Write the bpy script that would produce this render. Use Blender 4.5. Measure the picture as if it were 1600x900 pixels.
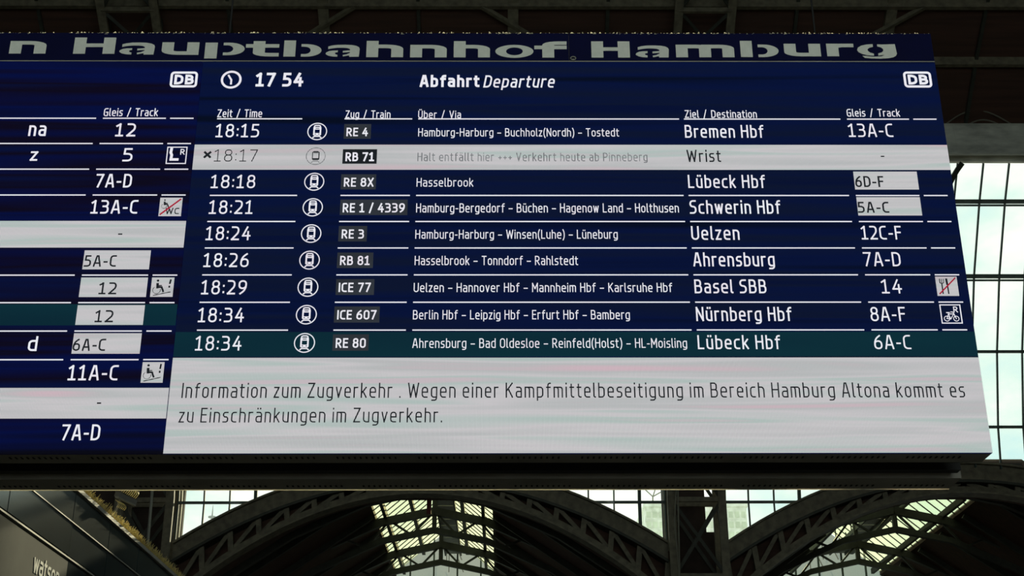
import bpy, math, random
from mathutils import Vector, Matrix

random.seed(7)
S = bpy.context.scene
for o in list(bpy.data.objects): bpy.data.objects.remove(o)

# ------------------------------------------------------------------ camera, sky, sun, exposure
EYE = 1.7
F = 2110.0
ROT = ((0.999977233, -0.00609719823, -0.00289105979),
       (-0.000252402881, 0.394342080, -0.918963688),
       (0.00674317030, 0.918943496, 0.394331563))
cd = bpy.data.cameras.new('camera'); cam = bpy.data.objects.new('camera', cd); S.collection.objects.link(cam)
cd.sensor_width = 36.0; cd.lens = F / 1600 * 36.0; cd.clip_end = 3000
r0, r1, r2 = [Vector(r) for r in ROT]
cam.matrix_world = Matrix(((r0.x, -r1.x, -r2.x, 0), (r0.y, -r1.y, -r2.y, 0), (r0.z, -r1.z, -r2.z, EYE), (0, 0, 0, 1)))
S.camera = cam
S.view_settings.view_transform = 'Standard'; S.view_settings.look = 'None'
S.view_settings.exposure = 0.0; S.view_settings.gamma = 1.0; S.view_settings.use_curve_mapping = False

def lin(r, g, b):
    def c(u):
        u /= 255.0
        return u / 12.92 if u <= 0.04045 else ((u + 0.055) / 1.055) ** 2.4
    return (c(r), c(g), c(b), 1.0)

W = bpy.data.worlds.new('sky'); S.world = W; W.use_nodes = True
nt = W.node_tree; nt.nodes.clear()
N = nt.nodes.new; L = nt.links.new
tc = N('ShaderNodeTexCoord'); mp = N('ShaderNodeMapping'); mp.inputs['Scale'].default_value = (3.2, 3.2, 6.5)
mp.inputs['Location'].default_value = (0.35, 0.1, 0.6)
nz = N('ShaderNodeTexNoise'); nz.inputs['Scale'].default_value = 1.6; nz.inputs['Detail'].default_value = 7; nz.inputs['Roughness'].default_value = 0.58
cr = N('ShaderNodeValToRGB'); cr.color_ramp.elements[0].position = 0.38; cr.color_ramp.elements[0].color = lin(210, 244, 247)
cr.color_ramp.elements[1].position = 0.60; cr.color_ramp.elements[1].color = (1.15, 1.15, 1.06, 1)
e_ = cr.color_ramp.elements.new(0.48); e_.color = lin(232, 252, 246)
bg = N('ShaderNodeBackground'); bg.inputs['Strength'].default_value = 1.08
out = N('ShaderNodeOutputWorld')
L(tc.outputs['Generated'], mp.inputs['Vector']); L(mp.outputs['Vector'], nz.inputs['Vector']); L(nz.outputs['Fac'], cr.inputs['Fac'])
L(cr.outputs['Color'], bg.inputs['Color']); L(bg.outputs['Background'], out.inputs['Surface'])

sd = bpy.data.lights.new('sun', 'SUN'); sd.energy = 5.0; sd.color = (1.0, 0.86, 0.58); sd.angle = 0.009
sun = bpy.data.objects.new('sun', sd); S.collection.objects.link(sun)
sun.rotation_euler = Vector((0.10, 0.92, 0.335)).to_track_quat('Z', 'Y').to_euler()

# ------------------------------------------------------------------ helpers
def ray(px, py):
    x, y = (px - 800) / F, (py - 450) / F
    return Vector((r0.x * x + r1.x * y + r2.x, r0.y * x + r1.y * y + r2.y, r0.z * x + r1.z * y + r2.z))
def at(px, py, Y):
    d = ray(px, py); d = d * (Y / d.y); return Vector((d.x, d.y, d.z + EYE))
def at_x(px, py, X):
    d = ray(px, py); d = d * (X / d.x); return Vector((d.x, d.y, d.z + EYE))
def slope(py):                       # z / Y of a picture row, near the middle of the picture
    d = ray(800, py); return d.z / d.y

class MB:
    def __init__(s): s.v = []; s.f = []; s.m = []
    def add(s, vs, fs, mi=0):
        b = len(s.v); s.v += [tuple(v) for v in vs]
        for f in fs: s.f.append(tuple(b + i for i in f)); s.m.append(mi)
    def box(s, x0, x1, y0, y1, z0, z1, mi=0):
        s.add([(x0,y0,z0),(x1,y0,z0),(x1,y1,z0),(x0,y1,z0),(x0,y0,z1),(x1,y0,z1),(x1,y1,z1),(x0,y1,z1)],
              [(0,3,2,1),(4,5,6,7),(0,1,5,4),(1,2,6,5),(2,3,7,6),(3,0,4,7)], mi); return s
    def beam(s, p, q, w, h, up=(0, 0, 1), mi=0):
        p, q = Vector(p), Vector(q); d = (q - p).normalized(); u = Vector(up)
        sd_ = d.cross(u)
        if sd_.length < 1e-4: sd_ = d.cross(Vector((0, 1, 0)))
        sd_.normalize(); u = sd_.cross(d).normalized()
        vs = []
        for c in (p, q):
            for a, b in ((-1,-1),(1,-1),(1,1),(-1,1)): vs.append(c + sd_ * (a * w / 2) + u * (b * h / 2))
        s.add(vs, [(0,1,2,3),(7,6,5,4),(0,4,5,1),(1,5,6,2),(2,6,7,3),(3,7,4,0)], mi); return s
    def path(s, pts, w, h, up=(1, 0, 0), mi=0):
        # one continuous beam along a curved path; w across the "up" axis, h along it
        n = len(pts); pts = [Vector(p) for p in pts]; vs = []; fs = []
        for i, p in enumerate(pts):
            d = (pts[min(i + 1, n - 1)] - pts[max(i - 1, 0)]).normalized()
            u = Vector(up); u = (u - d * u.dot(d)).normalized(); sd_ = d.cross(u)
            for a, b in ((-1,-1),(1,-1),(1,1),(-1,1)): vs.append(p + sd_ * (a * w / 2) + u * (b * h / 2))
        for i in range(n - 1):
            a = 4 * i
            for k in range(4): fs.append((a + k, a + (k + 1) % 4, a + 4 + (k + 1) % 4, a + 4 + k))
        fs += [(3, 2, 1, 0), (4*n-4, 4*n-3, 4*n-2, 4*n-1)]
        s.add(vs, fs, mi); return s
    def tube(s, pts, r, n=8, mi=0):
        pts = [Vector(p) for p in pts]; m = len(pts); vs = []; fs = []
        for i, p in enumerate(pts):
            d = (pts[min(i + 1, m - 1)] - pts[max(i - 1, 0)]).normalized()
            a = d.orthogonal() if i == 0 else (a - d * a.dot(d))
            a.normalize(); b = d.cross(a); rr = r[i] if isinstance(r, (list, tuple)) else r
            for k in range(n):
                t = 2 * math.pi * k / n; vs.append(p + a * (math.cos(t) * rr) + b * (math.sin(t) * rr))
        for i in range(m - 1):
            for k in range(n): fs.append((i*n+k, i*n+(k+1)%n, (i+1)*n+(k+1)%n, (i+1)*n+k))
        fs += [tuple(range(n - 1, -1, -1)), tuple(range((m-1)*n, m*n))]
        s.add(vs, fs, mi); return s
    def prism(s, poly, y0, y1, mi=0):
        n = len(poly); s.add([(x, y0, z) for x, z in poly] + [(x, y1, z) for x, z in poly],
              [tuple(range(n)), tuple(range(2*n-1, n-1, -1))] + [(i, n+i, n+(i+1)%n, (i+1)%n) for i in range(n)], mi); return s
    def build(s, name, mats, parent=None, smooth=False):
        me = bpy.data.meshes.new(name); me.from_pydata(s.v, [], s.f)
        for m in (mats if isinstance(mats, (list, tuple)) else [mats]): me.materials.append(m)
        for p, mi in zip(me.polygons, s.m): p.material_index = mi; p.use_smooth = smooth
        me.update()
        o = bpy.data.objects.new(name, me); S.collection.objects.link(o)
        if parent:
            o.parent = parent; o.location = -parent.matrix_world.translation if parent.type == 'EMPTY' and False else (0, 0, 0)
        return o

def thing(name, label, cat, loc=(0, 0, 0), group=None):
    # an Empty at the thing's base; its parts keep their own mesh coordinates through an inverse offset
    o = bpy.data.objects.new(name, None); S.collection.objects.link(o); o.location = loc
    o['label'] = label; o['category'] = cat; o.empty_display_size = 0.2
    if group: o['group'] = group
    return o
def tag(o, label, cat, group=None):
    o['label'] = label; o['category'] = cat
    if group: o['group'] = group
    return o
def hang(o, root):                    # parent a world-coordinate mesh under an Empty that stands elsewhere
    o.parent = root; o.matrix_parent_inverse = Matrix.Translation(-root.location); return o
def struct(o, parent=None): 
    if parent is None: o['kind'] = 'structure'
    else: o.parent = parent
    return o

# ------------------------------------------------------------------ materials
def mat(name, col, rough=0.6, metal=0.0, noise=0.0, scale=6.0, bump=0.0, spec=0.5, stretch=(1, 1, 1)):
    m = bpy.data.materials.new(name); m.use_nodes = True; t = m.node_tree; b = t.nodes['Principled BSDF']
    b.inputs['Base Color'].default_value = col; b.inputs['Roughness'].default_value = rough; b.inputs['Metallic'].default_value = metal
    b.inputs['Specular IOR Level'].default_value = spec
    c = t.nodes.new('ShaderNodeTexCoord'); mp = t.nodes.new('ShaderNodeMapping'); mp.inputs['Scale'].default_value = stretch
    n = t.nodes.new('ShaderNodeTexNoise'); n.inputs['Scale'].default_value = scale; n.inputs['Detail'].default_value = 5
    t.links.new(c.outputs['Object'], mp.inputs['Vector']); t.links.new(mp.outputs['Vector'], n.inputs['Vector'])
    if noise:
        r = t.nodes.new('ShaderNodeValToRGB')
        r.color_ramp.elements[0].position = 0.3; r.color_ramp.elements[1].position = 0.7
        r.color_ramp.elements[0].color = tuple(v * (1 - noise) for v in col[:3]) + (1,)
        r.color_ramp.elements[1].color = tuple(min(1, v * (1 + noise)) for v in col[:3]) + (1,)
        t.links.new(n.outputs['Fac'], r.inputs['Fac']); t.links.new(r.outputs['Color'], b.inputs['Base Color'])
    if bump:
        bp = t.nodes.new('ShaderNodeBump'); bp.inputs['Strength'].default_value = bump
        t.links.new(n.outputs['Fac'], bp.inputs['Height']); t.links.new(bp.outputs['Normal'], b.inputs['Normal'])
    return m

def led(name, cols, strength=1.0, grid=0.0, band=(0.5, 14.0), pitch=0.0094):
    # a lit LED wall: emitted picture with faint horizontal banding and the pixel raster
    m = bpy.data.materials.new(name); m.use_nodes = True; t = m.node_tree; b = t.nodes['Principled BSDF']
    b.inputs['Base Color'].default_value = (0.004, 0.004, 0.005, 1); b.inputs['Roughness'].default_value = 0.7
    b.inputs['Specular IOR Level'].default_value = 0.05
    NN = t.nodes.new; LL = t.links.new
    c = NN('ShaderNodeTexCoord'); mp = NN('ShaderNodeMapping'); mp.inputs['Scale'].default_value = (band[0], 0.0, band[1])
    n = NN('ShaderNodeTexNoise'); n.inputs['Scale'].default_value = 1.0; n.inputs['Detail'].default_value = 1.5; n.inputs['Distortion'].default_value = 0.3
    r = NN('ShaderNodeValToRGB'); el = r.color_ramp.elements
    k = len(cols)
    for i, cc in enumerate(cols):
        p = 0.28 + 0.44 * i / max(1, k - 1)
        if i < 2: el[i].position = p; el[i].color = cc
        else: el.new(p).color = cc
    LL(c.outputs['Object'], mp.inputs['Vector']); LL(mp.outputs['Vector'], n.inputs['Vector']); LL(n.outputs['Fac'], r.inputs['Fac'])
    src = r.outputs['Color']
    if grid:
        sx = NN('ShaderNodeSeparateXYZ'); LL(c.outputs['Object'], sx.inputs['Vector'])
        fac = None
        for ax in ('X', 'Z'):
            d = NN('ShaderNodeMath'); d.operation = 'MULTIPLY'; d.inputs[1].default_value = 2 * math.pi / pitch; LL(sx.outputs[ax], d.inputs[0])
            s_ = NN('ShaderNodeMath'); s_.operation = 'SINE'; LL(d.outputs[0], s_.inputs[0])
            q = NN('ShaderNodeMath'); q.operation = 'MULTIPLY_ADD'; q.inputs[1].default_value = grid / 2; q.inputs[2].default_value = 1 - grid / 2
            LL(s_.outputs[0], q.inputs[0])
            if fac is None: fac = q.outputs[0]
            else:
                mu = NN('ShaderNodeMath'); mu.operation = 'MULTIPLY'; LL(fac, mu.inputs[0]); LL(q.outputs[0], mu.inputs[1]); fac = mu.outputs[0]
        st = NN('ShaderNodeMath'); st.operation = 'MULTIPLY'; st.inputs[1].default_value = strength; LL(fac, st.inputs[0])
        LL(st.outputs[0], b.inputs['Emission Strength'])
    else: b.inputs['Emission Strength'].default_value = strength
    LL(src, b.inputs['Emission Color'])
    return m

LED_NAVY = led('led_navy', [lin(1,8,30), lin(2,14,54), lin(7,17,44), lin(2,12,48)], 1.0, 0.0, (0.25, 9.0))
LED_BLUE = led('led_blue', [lin(4,4,16), lin(1,10,60), lin(8,4,24), lin(3,12,52)], 1.0, 0.0, (0.2, 8.0))
LED_TEAL = led('led_teal', [lin(6,38,50), lin(8,46,56)], 1.0, 0.0, (0.4, 5.0))
LED_WHITE = led('led_white', [lin(228,200,210), lin(204,207,208), lin(222,219,222), lin(196,212,208), lin(218,206,212)], 1.36, 0.5, (0.4, 11.0))
LED_GREY = led('led_grey', [lin(58,64,72), lin(50,54,60)], 1.0, 0.3, (2, 8))
LED_TEXT = led('led_text', [lin(232,226,236), lin(236,240,246)], 1.0, 0.0, (3, 3))
LED_OFF = led('led_dark_text', [lin(22,26,30), lin(30,34,38)], 1.0)
LED_FAINT = led('led_faint_text', [lin(118,116,120), lin(112,118,120)], 1.0)
LED_RED = led('led_red', [lin(170,20,48), lin(160,26,50)], 1.0)

M_CASE = mat('painted_steel_case', lin(150, 146, 136), 0.55, 0.0, 0.2, 3)
M_CORE = mat('black_steel_frame', lin(16, 16, 16), 0.6, 0.0, 0.2, 3)
M_FASCIA = mat('navy_fascia_panel', lin(8, 12, 56), 0.6, 0.0, 0.15, 4, spec=0.08)
M_FOIL = mat('grey_foil_lettering', lin(232, 232, 220), 0.5, 0.0, 0.05, 20)
M_SLOT = mat('dark_slot', (0.002, 0.002, 0.002, 1), 0.9)
M_STEEL = mat('grey_painted_iron', lin(110, 104, 86), 0.65, 0.0, 0.35, 5, 0.1)
M_DARKSTEEL = mat('dark_green_iron', lin(52, 54, 46), 0.65, 0.0, 0.3, 5, 0.1)
M_BAR = mat('mullion_paint', lin(70, 84, 80), 0.6, 0.0, 0.2, 6)
M_GUTTER = mat('weathered_grey_beam', lin(196, 197, 186), 0.8, 0.0, 0.35, 2.2, 0.25, stretch=(0.6, 1, 1.6))
M_RED = mat('red_lead_paint', lin(120, 44, 48), 0.6, 0.0, 0.2, 5)
M_BRICK = mat('sooty_brick', lin(48, 36, 30), 0.9, 0.0, 0.3, 4)
M_FLOOR = mat('dark_stone_floor', lin(66, 64, 60), 0.6, 0.0, 0.2, 1)
M_CATWALK = mat('galvanised_grating', lin(140, 140, 134), 0.6, 0.2, 0.2, 9)
M_GLASSPANEL = mat('dark_glass_cladding', lin(60, 72, 78), 0.14, 0.0, 0.15, 2.0, 0.03, 0.6)
M_SIGN = mat('grey_sign_panel', lin(96, 99, 99), 0.8, 0.0, 0.1, 2, spec=0.1)
M_SIGNTEXT = mat('white_sign_letters', lin(225, 226, 224), 0.5)
M_TRIM = mat('pale_metal_trim', lin(150, 150, 140), 0.55, 0.2, 0.1, 10)
M_SPIKE = mat('straw_coloured_spikes', lin(255, 226, 150), 0.5, 0.0, 0.2, 30)
M_SPIKE.node_tree.nodes['Principled BSDF'].inputs['Subsurface Weight'].default_value = 0.0
M_SPIKE.node_tree.nodes['Principled BSDF'].inputs['Transmission Weight'].default_value = 0.35
M_LAMP = mat('lamp_housing', lin(120, 118, 112), 0.5, 0.3, 0.1, 8)
M_CABLE = mat('cable_sheath', lin(120, 118, 104), 0.6)
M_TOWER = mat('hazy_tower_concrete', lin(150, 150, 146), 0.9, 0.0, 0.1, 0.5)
M_OFFICE = mat('hazed_green_facade', lin(238, 240, 216), 0.9, 0.0, 0.25, 1.6)  # distance haze is lightened into the facade colour
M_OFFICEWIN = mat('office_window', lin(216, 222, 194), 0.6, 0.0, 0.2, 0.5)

def planks():
    m = bpy.data.materials.new('dark_roof_boards'); m.use_nodes = True; t = m.node_tree; b = t.nodes['Principled BSDF']
    NN = t.nodes.new; LL = t.links.new
    c = NN('ShaderNodeTexCoord'); w = NN('ShaderNodeTexWave'); w.bands_direction = 'X'; w.inputs['Scale'].default_value = 1.3; w.inputs['Distortion'].default_value = 0.6
    mp = NN('ShaderNodeMapping'); mp.inputs['Scale'].default_value = (0.3, 6, 6)
    n = NN('ShaderNodeTexNoise'); n.inputs['Scale'].default_value = 1.2; n.inputs['Detail'].default_value = 4
    r = NN('ShaderNodeValToRGB'); r.color_ramp.elements[0].color = lin(44, 32, 26); r.color_ramp.elements[1].color = lin(92, 62, 50)
    LL(c.outputs['Object'], mp.inputs['Vector']); LL(mp.outputs['Vector'], n.inputs['Vector']); LL(n.outputs['Fac'], r.inputs['Fac'])
    LL(r.outputs['Color'], b.inputs['Base Color']); b.inputs['Roughness'].default_value = 0.85
    return m
M_DECK = planks()

def glass(name, tint, dirt=0.0, dirtcol=(0.5, 0.52, 0.48, 1)):
    m = bpy.data.materials.new(name); m.use_nodes = True; t = m.node_tree; t.nodes.clear()
    NN = t.nodes.new; LL = t.links.new
    o = NN('ShaderNodeOutputMaterial'); tr = NN('ShaderNodeBsdfTransparent'); tr.inputs['Color'].default_value = tint
    gl = NN('ShaderNodeBsdfGlossy'); gl.inputs['Roughness'].default_value = 0.08
    tl = NN('ShaderNodeBsdfTranslucent'); tl.inputs['Color'].default_value = dirtcol
    fr = NN('ShaderNodeValue'); fr.outputs[0].default_value = 0.03
    a = NN('ShaderNodeMixShader'); a.inputs['Fac'].default_value = dirt
    b = NN('ShaderNodeMixShader')
    LL(tr.outputs[0], a.inputs[1]); LL(tl.outputs[0], a.inputs[2]); LL(fr.outputs[0], b.inputs['Fac']); LL(a.outputs[0], b.inputs[1]); LL(gl.outputs[0], b.inputs[2])
    LL(b.outputs[0], o.inputs['Surface'])
    return m
M_GLASS = glass('window_glass', (0.97, 1.0, 0.97, 1), 0.02)
M_DULLGLASS = glass('dull_gable_glass', (0.50, 0.53, 0.50, 1), 0.1)
M_ROOFGLASS = glass('dirty_roof_glass', (0.98, 1.0, 0.80, 1), 0.12, (0.9, 0.92, 0.7, 1))

def fringe_mat():
    m = bpy.data.materials.new('dust_and_edge_glare'); m.use_nodes = True; t = m.node_tree; t.nodes.clear()
    o = t.nodes.new('ShaderNodeOutputMaterial'); a = t.nodes.new('ShaderNodeBsdfTranslucent'); a.inputs['Color'].default_value = (0.95, 0.92, 0.82, 1)
    d = t.nodes.new('ShaderNodeBsdfDiffuse'); d.inputs['Color'].default_value = (0.6, 0.58, 0.5, 1); x = t.nodes.new('ShaderNodeMixShader'); x.inputs['Fac'].default_value = 0.3
    t.links.new(a.outputs[0], x.inputs[1]); t.links.new(d.outputs[0], x.inputs[2]); t.links.new(x.outputs[0], o.inputs['Surface']); return m
M_FRINGE = fringe_mat()  # for the dust on the top edge and the added glare strip

# ------------------------------------------------------------------ the hall: section and bays
BAY = 16.42; XC = -2.44; COLX = [XC - BAY / 2, XC + BAY / 2, XC + BAY * 1.5]; CHW = 0.875
YA = 40.0
XL, XR = -24.0, 36.0
# side of the hall: upright glazing that leans in as it climbs, one glazing bar every 2.3 m
sec = [(YA, slope(785) * YA)]
for py, lean in ((668, 12), (550, 21), (432, 28), (315, 35), (255, 40)):
    Y, z = sec[-1]; a = math.radians(lean); k = slope(py)
    s_ = (k * Y - z) / (math.cos(a) + k * math.sin(a)); sec.append((Y - s_ * math.sin(a), z + s_ * math.cos(a)))
GLZ = [(Y, z + EYE) for Y, z in sec]
gy = GLZ[-1][0] - 0.35
gz0, gz1 = slope(240) * gy + EYE, slope(195) * gy + EYE
roof = [(gy + 0.55, gz1 - 0.05)]
for py, lean in ((95, 50), (5, 55)):
    Y, z = roof[-1]; z -= EYE; a = math.radians(lean); k = slope(py)
    s_ = (k * Y - z) / (math.cos(a) + k * math.sin(a)); roof.append((Y - s_ * math.sin(a), z + s_ * math.cos(a) + EYE))
PURL = list(roof[1:])
roof += [(29.0, 26.9), (24.0, 29.0), (17.0, 30.6), (7.5, 31.4), (-14.0, 31.4)]

def sec_y(z):
    pts = [(YA, 0)] + GLZ + roof[1:]
    for (y0, z0), (y1, z1) in zip(pts, pts[1:]):
        if z <= z1: return y0 + (y1 - y0) * (z - z0) / (z1 - z0)
    return pts[-1][0]

# floor, side walls
struct(MB().box(XL, XR, -14, 74, -0.3, 0).build('floor', M_FLOOR))
struct(MB().box(XL - 0.4, XL, -14, 58, 0, 31).build('wall_left', M_BRICK))
struct(MB().box(XR, XR + 0.4, -14, 58, 0, 31).build('wall_right', M_BRICK))
# unseen wall added behind the viewer, its wide opening shaped to light the fascia
struct(MB().box(XL, -16, -14.4, -14, 0, 31).box(20, XR, -14.4, -14, 0, 31).box(-16, 20, -14.4, -14, 0, 2.5).box(-16, 20, -14.4, -14, 20, 31).build('wall_front_unseen', M_BRICK))

# main roof: boarded deck with purlins, rafters and wind braces underneath
mb = MB(); n = len(roof); th = 0.12
vs = []
for Y, z in roof: vs += [(XL, Y, z + th), (XR, Y, z + th), (XL, Y + 0.09, z + th * 2.4), (XR, Y + 0.09, z + th * 2.4)]
fs = []
for i in range(n - 1):
    a = 4 * i; fs += [(a, a + 1, a + 5, a + 4), (a + 2, a + 6, a + 7, a + 3), (a, a + 4, a + 6, a + 2), (a + 1, a + 3, a + 7, a + 5)]
fs += [(0, 2, 3, 1), (4*n-4, 4*n-3, 4*n-1, 4*n-2)]
mb.add(vs, fs); deck = mb.build('ceiling', M_DECK); struct(deck)
for Y, z in PURL + roof[3:6]:
    MB().box(XL, XR, Y - 0.08, Y + 0.08, z - 0.16, z + 0.10).build('purlin', M_STEEL, deck)
sub = BAY / 6
for k in range(-4, 15):
    x = COLX[0] + k * sub
    if k % 6 == 0 or not XL + 0.3 < x < XR - 0.3: continue
    w = 0.30 if k % 2 == 0 else 0.10
    MB().path([(x, Y, z) for Y, z in roof], 0.18 if k % 2 == 0 else 0.1, w, (1, 0, 0)).build('rafter', M_STEEL if k % 2 == 0 else M_DARKSTEEL, deck)
pa, pb, pc = roof[1], roof[2], roof[3]
for k, sg in ((2, -1), (4, 1), (8, -1), (10, 1)):
    x = COLX[0] + k * sub
    MB().beam((x - sg * 0.9, pb[0], pb[1] - 0.12), (x + sg * 1.9, pa[0], pa[1] - 0.12), 0.12, 0.12).build('wind_brace', M_STEEL, deck)

# gutter beam that closes the top of the glazing
g = MB().box(XL, XR, gy, gy + 0.10, gz0, gz1).box(XL, XR, gy + 0.10, gy + 0.62, gz0 + 0.45, gz1).box(XL, XR, gy + 0.50, gy + 0.62, gz0 + 0.02, gz0 + 0.45)
for k in range(0, 24): g.box(XL + 2.5 * k, XL + 2.5 * k + 0.05, gy - 0.012, gy, gz0 + 0.02, gz1)
g.box(XL, XR, gy - 0.03, gy + 0.65, gz1, gz1 + 0.04)
struct(g.build('trim_1', M_GUTTER))

# ------------------------------------------------------------------ arches, glazing, columns
def z_out(dx): return 11.24 + EYE - 0.0450 * dx * dx
def z_in(dx): return 10.36 + EYE - 0.0605 * dx * dx
HALF = BAY / 2 - CHW

def arch(cx, label):
    root = thing('arch_truss', label, 'steel arch', (cx, YA, 6.5), 'lattice arches over the side aisles')
    n = 28; xs = [-HALF + 2 * HALF * i / n for i in range(n + 1)]
    up = [(cx + x, z_out(x)) for x in xs]; lo = [(cx + x, z_out(x) - 0.50) for x in xs]
    mb = MB()
    for i in range(n): mb.prism([lo[i], lo[i + 1], up[i + 1], up[i]], YA - 0.16, YA + 0.20)
    mb.path([(x, YA, z + 0.03) for x, z in up], 0.06, 0.62, (0, 1, 0))
    hang(mb.build('upper_chord', M_STEEL), root)
    mb = MB().path([(x, YA, z - 0.03) for x, z in lo], 0.08, 0.56, (0, 1, 0))
    hang(mb.build('rib_flange', M_DARKSTEEL), root)
    mb = MB().path([(cx + x, YA, z_in(x) + 0.11) for x in xs], 0.20, 0.30, (0, 1, 0))
    mb.path([(cx + x, YA, z_in(x)) for x in xs], 0.05, 0.56, (0, 1, 0))
    hang(mb.build('lower_chord', M_STEEL), root)
    m = 18; bx = [-HALF + 2 * HALF * i / m for i in range(m + 1)]
    for sgn in (-1, 1):
        mb = MB()
        for i in range(m + 1):
            if bx[i] * sgn < -1e-6: continue
            x = bx[i]; mb.beam((cx + x * 0.985, YA - 0.05, z_in(x * 0.985) + 0.15), (cx + x, YA - 0.05, z_out(x) - 0.5), 0.16, 0.12, (0, 1, 0))
            if abs(x) < HALF - 0.1:
                x2 = x + sgn * HALF * 2 / m
                mb.beam((cx + x, YA, z_out(x) - 0.52), (cx + x2, YA, z_in(x2) + 0.15), 0.12, 0.1, (0, 1, 0))
        hang(mb.build('web_bracing', M_STEEL), root)
    return root
arch(XC, 'dark lattice arch directly below the middle of the board, spanning between the two lattice columns')
arch(XC + BAY, 'dark lattice arch rising from the right-hand column to the lower right of the board')

def window(idx, cx):
    npan = 19; pw = 2 * HALF / npan
    zt = GLZ[-1][1]
    gl = MB(); bars = MB()
    levels = [z for _, z in GLZ]
    for i in range(npan):
        x0, x1 = -HALF + i * pw, -HALF + (i + 1) * pw
        za, zb = z_out(x0), z_out(x1); zs = [z for z in levels if z > max(za, zb) + 0.05]
        prev = [(cx + x0, YA if za < levels[0] else sec_y(za), za), (cx + x1, YA if zb < levels[0] else sec_y(zb), zb)]
        for z in zs:
            y = sec_y(z); cur = [(cx + x0, y, z), (cx + x1, y, z)]
            b = [prev[0], prev[1], cur[1], cur[0]]
            gl.add(b + [(x, y2 + 0.01, z2) for x, y2, z2 in b], [(0, 1, 2, 3), (7, 6, 5, 4), (0, 4, 5, 1), (1, 5, 6, 2), (2, 6, 7, 3), (3, 7, 4, 0)]); prev = cur
    for i in range(npan + 1):
        x = -HALF + i * pw; z0 = z_out(x) - 0.1
        pts = [(cx + x, sec_y(z0), z0)] + [(cx + x, sec_y(z), z) for z in levels if z > z0 + 0.05]
        w = 0.10 if i % 5 == 3 else 0.045
        bars.path(pts, 0.07, w, (1, 0, 0))
    for j, z in enumerate(levels[:-1]):
        h = 0.07 if j < 3 else 0.11
        lim = math.sqrt(max(0, (11.24 + EYE - z) / 0.045))
        y = sec_y(z)
        for a, b in (((-HALF, -lim), (lim, HALF)) if lim > 0.05 else ((-HALF, HALF),)):
            if b - a > 0.1:
                bars.box(cx + a, cx + b, y - 0.05, y + 0.04, z - h / 2, z + h / 2)
                if j >= 3: bars.box(cx + a, cx + b, y - 0.12, y - 0.08, z - 0.20, z - 0.15)
    o = bars.build('window_%d' % idx, M_BAR); struct(o)
    gl.build('window_pane', M_GLASS, o)
    # curved heads in the top row of panes, one for every five panes
    for k in range(1, 4):
        xc = cx - HALF + pw * (5 * k - 1.5)
        za, zb = GLZ[-2][1], GLZ[-1][1]
        pts = []
        for q in range(7):
            t = q / 6; pts.append((xc + 0.40 * (t ** 2.0) + 0.12, sec_y(za + (zb - za) * t) - 0.03, za + (zb - za) * t))
        MB().path(pts, 0.06, 0.15, (1, 0, 0)).build('curved_head', M_DARKSTEEL, o)
window(1, XC); window(2, XC + BAY)

def column(cx, label, extra=False):
    # lattice box: four corner posts tied with rails and crossed braces, bending over into the roof rib
    root = thing('lattice_column', label, 'steel column', (cx, YA, 0), 'lattice columns of the arcade')
    line = [(YA, 0.0), (YA, 6.0)] + GLZ + roof[1:6]
    w = CHW - 0.12
    fine = []
    for (y0, z0), (y1, z1) in zip(line, line[1:]):
        k = max(1, int(round(math.hypot(y1 - y0, z1 - z0) / 1.15)))
        for i in range(k): fine.append((y0 + (y1 - y0) * i / k, z0 + (z1 - z0) * i / k))
    fine.append(line[-1])
    def off(i, d):
        a = fine[max(0, i - 1)]; b = fine[min(len(fine) - 1, i + 1)]
        ty, tz = b[0] - a[0], b[1] - a[1]; l = math.hypot(ty, tz)
        return (fine[i][0] - tz / l * d, fine[i][1] + ty / l * d)
    fr = [off(i, 0.55) for i in range(len(fine))]; bk = [off(i, -0.45) for i in range(len(fine))]
    for sx in (-1, 1):
        for lst, s2 in ((fr, 0.24), (bk, 0.26)):
            hang(MB().path([(cx + sx * w, y, z) for y, z in lst], 0.12, s2, (1, 0, 0)).build('corner_post', M_STEEL), root)
    ties = MB(); rail = MB()
    st = 2
    idx = list(range(4, len(fine) - st, st))
    for i in idx:
        for lst in (fr, bk):
            (y0, z0), (y1, z1) = lst[i], lst[i + st]
            ties.beam((cx - w, y0, z0), (cx + w, y1, z1), 0.10, 0.03, (0, 1, 0)); ties.beam((cx + w, y0, z0), (cx - w, y1, z1), 0.10, 0.03, (0, 1, 0))
            rail.beam((cx - w, y0, z0), (cx + w, y0, z0), 0.14, 0.10, (0, 1, 0))
        for sx in (-1, 1):
            ties.beam((cx + sx * w, fr[i][0], fr[i][1]), (cx + sx * w, bk[i + st][0], bk[i + st][1]), 0.03, 0.08, (0, 0, 1))
    hang(ties.build('cross_bracing', M_DARKSTEEL), root); hang(rail.build('tie_rail', M_STEEL), root)
    zs = at(1100, 824, YA).z
    mb = MB().box(cx - CHW - 0.02, cx + 0.42, YA + 0.62, YA + 0.80, 0.6, GLZ[1][1]).box(cx + 0.42, cx + CHW + 0.02, YA + 0.62, YA + 0.80, 0.6, zs)
    mb.box(cx + 0.72, cx + CHW + 0.02, YA + 0.62, YA + 0.80, zs, GLZ[1][1])
    hang(mb.build('infill_panel', M_BRICK), root)
    hang(MB().box(cx - CHW, cx + CHW, YA - 0.8, YA + 0.8, 0, 0.6).build('plinth', M_GUTTER), root)
column(COLX[0], 'tall lattice column at lower left, just behind the dark glass shop front')
column(COLX[1], 'tall lattice column right of the middle, between the two glazed arches')
column(COLX[2], 'lattice column hidden off to the right behind the end of the board')
# solid brick behind the left column, where the shop stands
struct(MB().box(XL, COLX[0] - 0.5, YA + 0.6, YA + 1.0, 0, 26).build('wall_back', M_BRICK))
struct(MB().box(COLX[2] + 0.5, XR, YA + 0.6, YA + 1.0, 0, 26).build('wall_back_right', M_BRICK))

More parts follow.
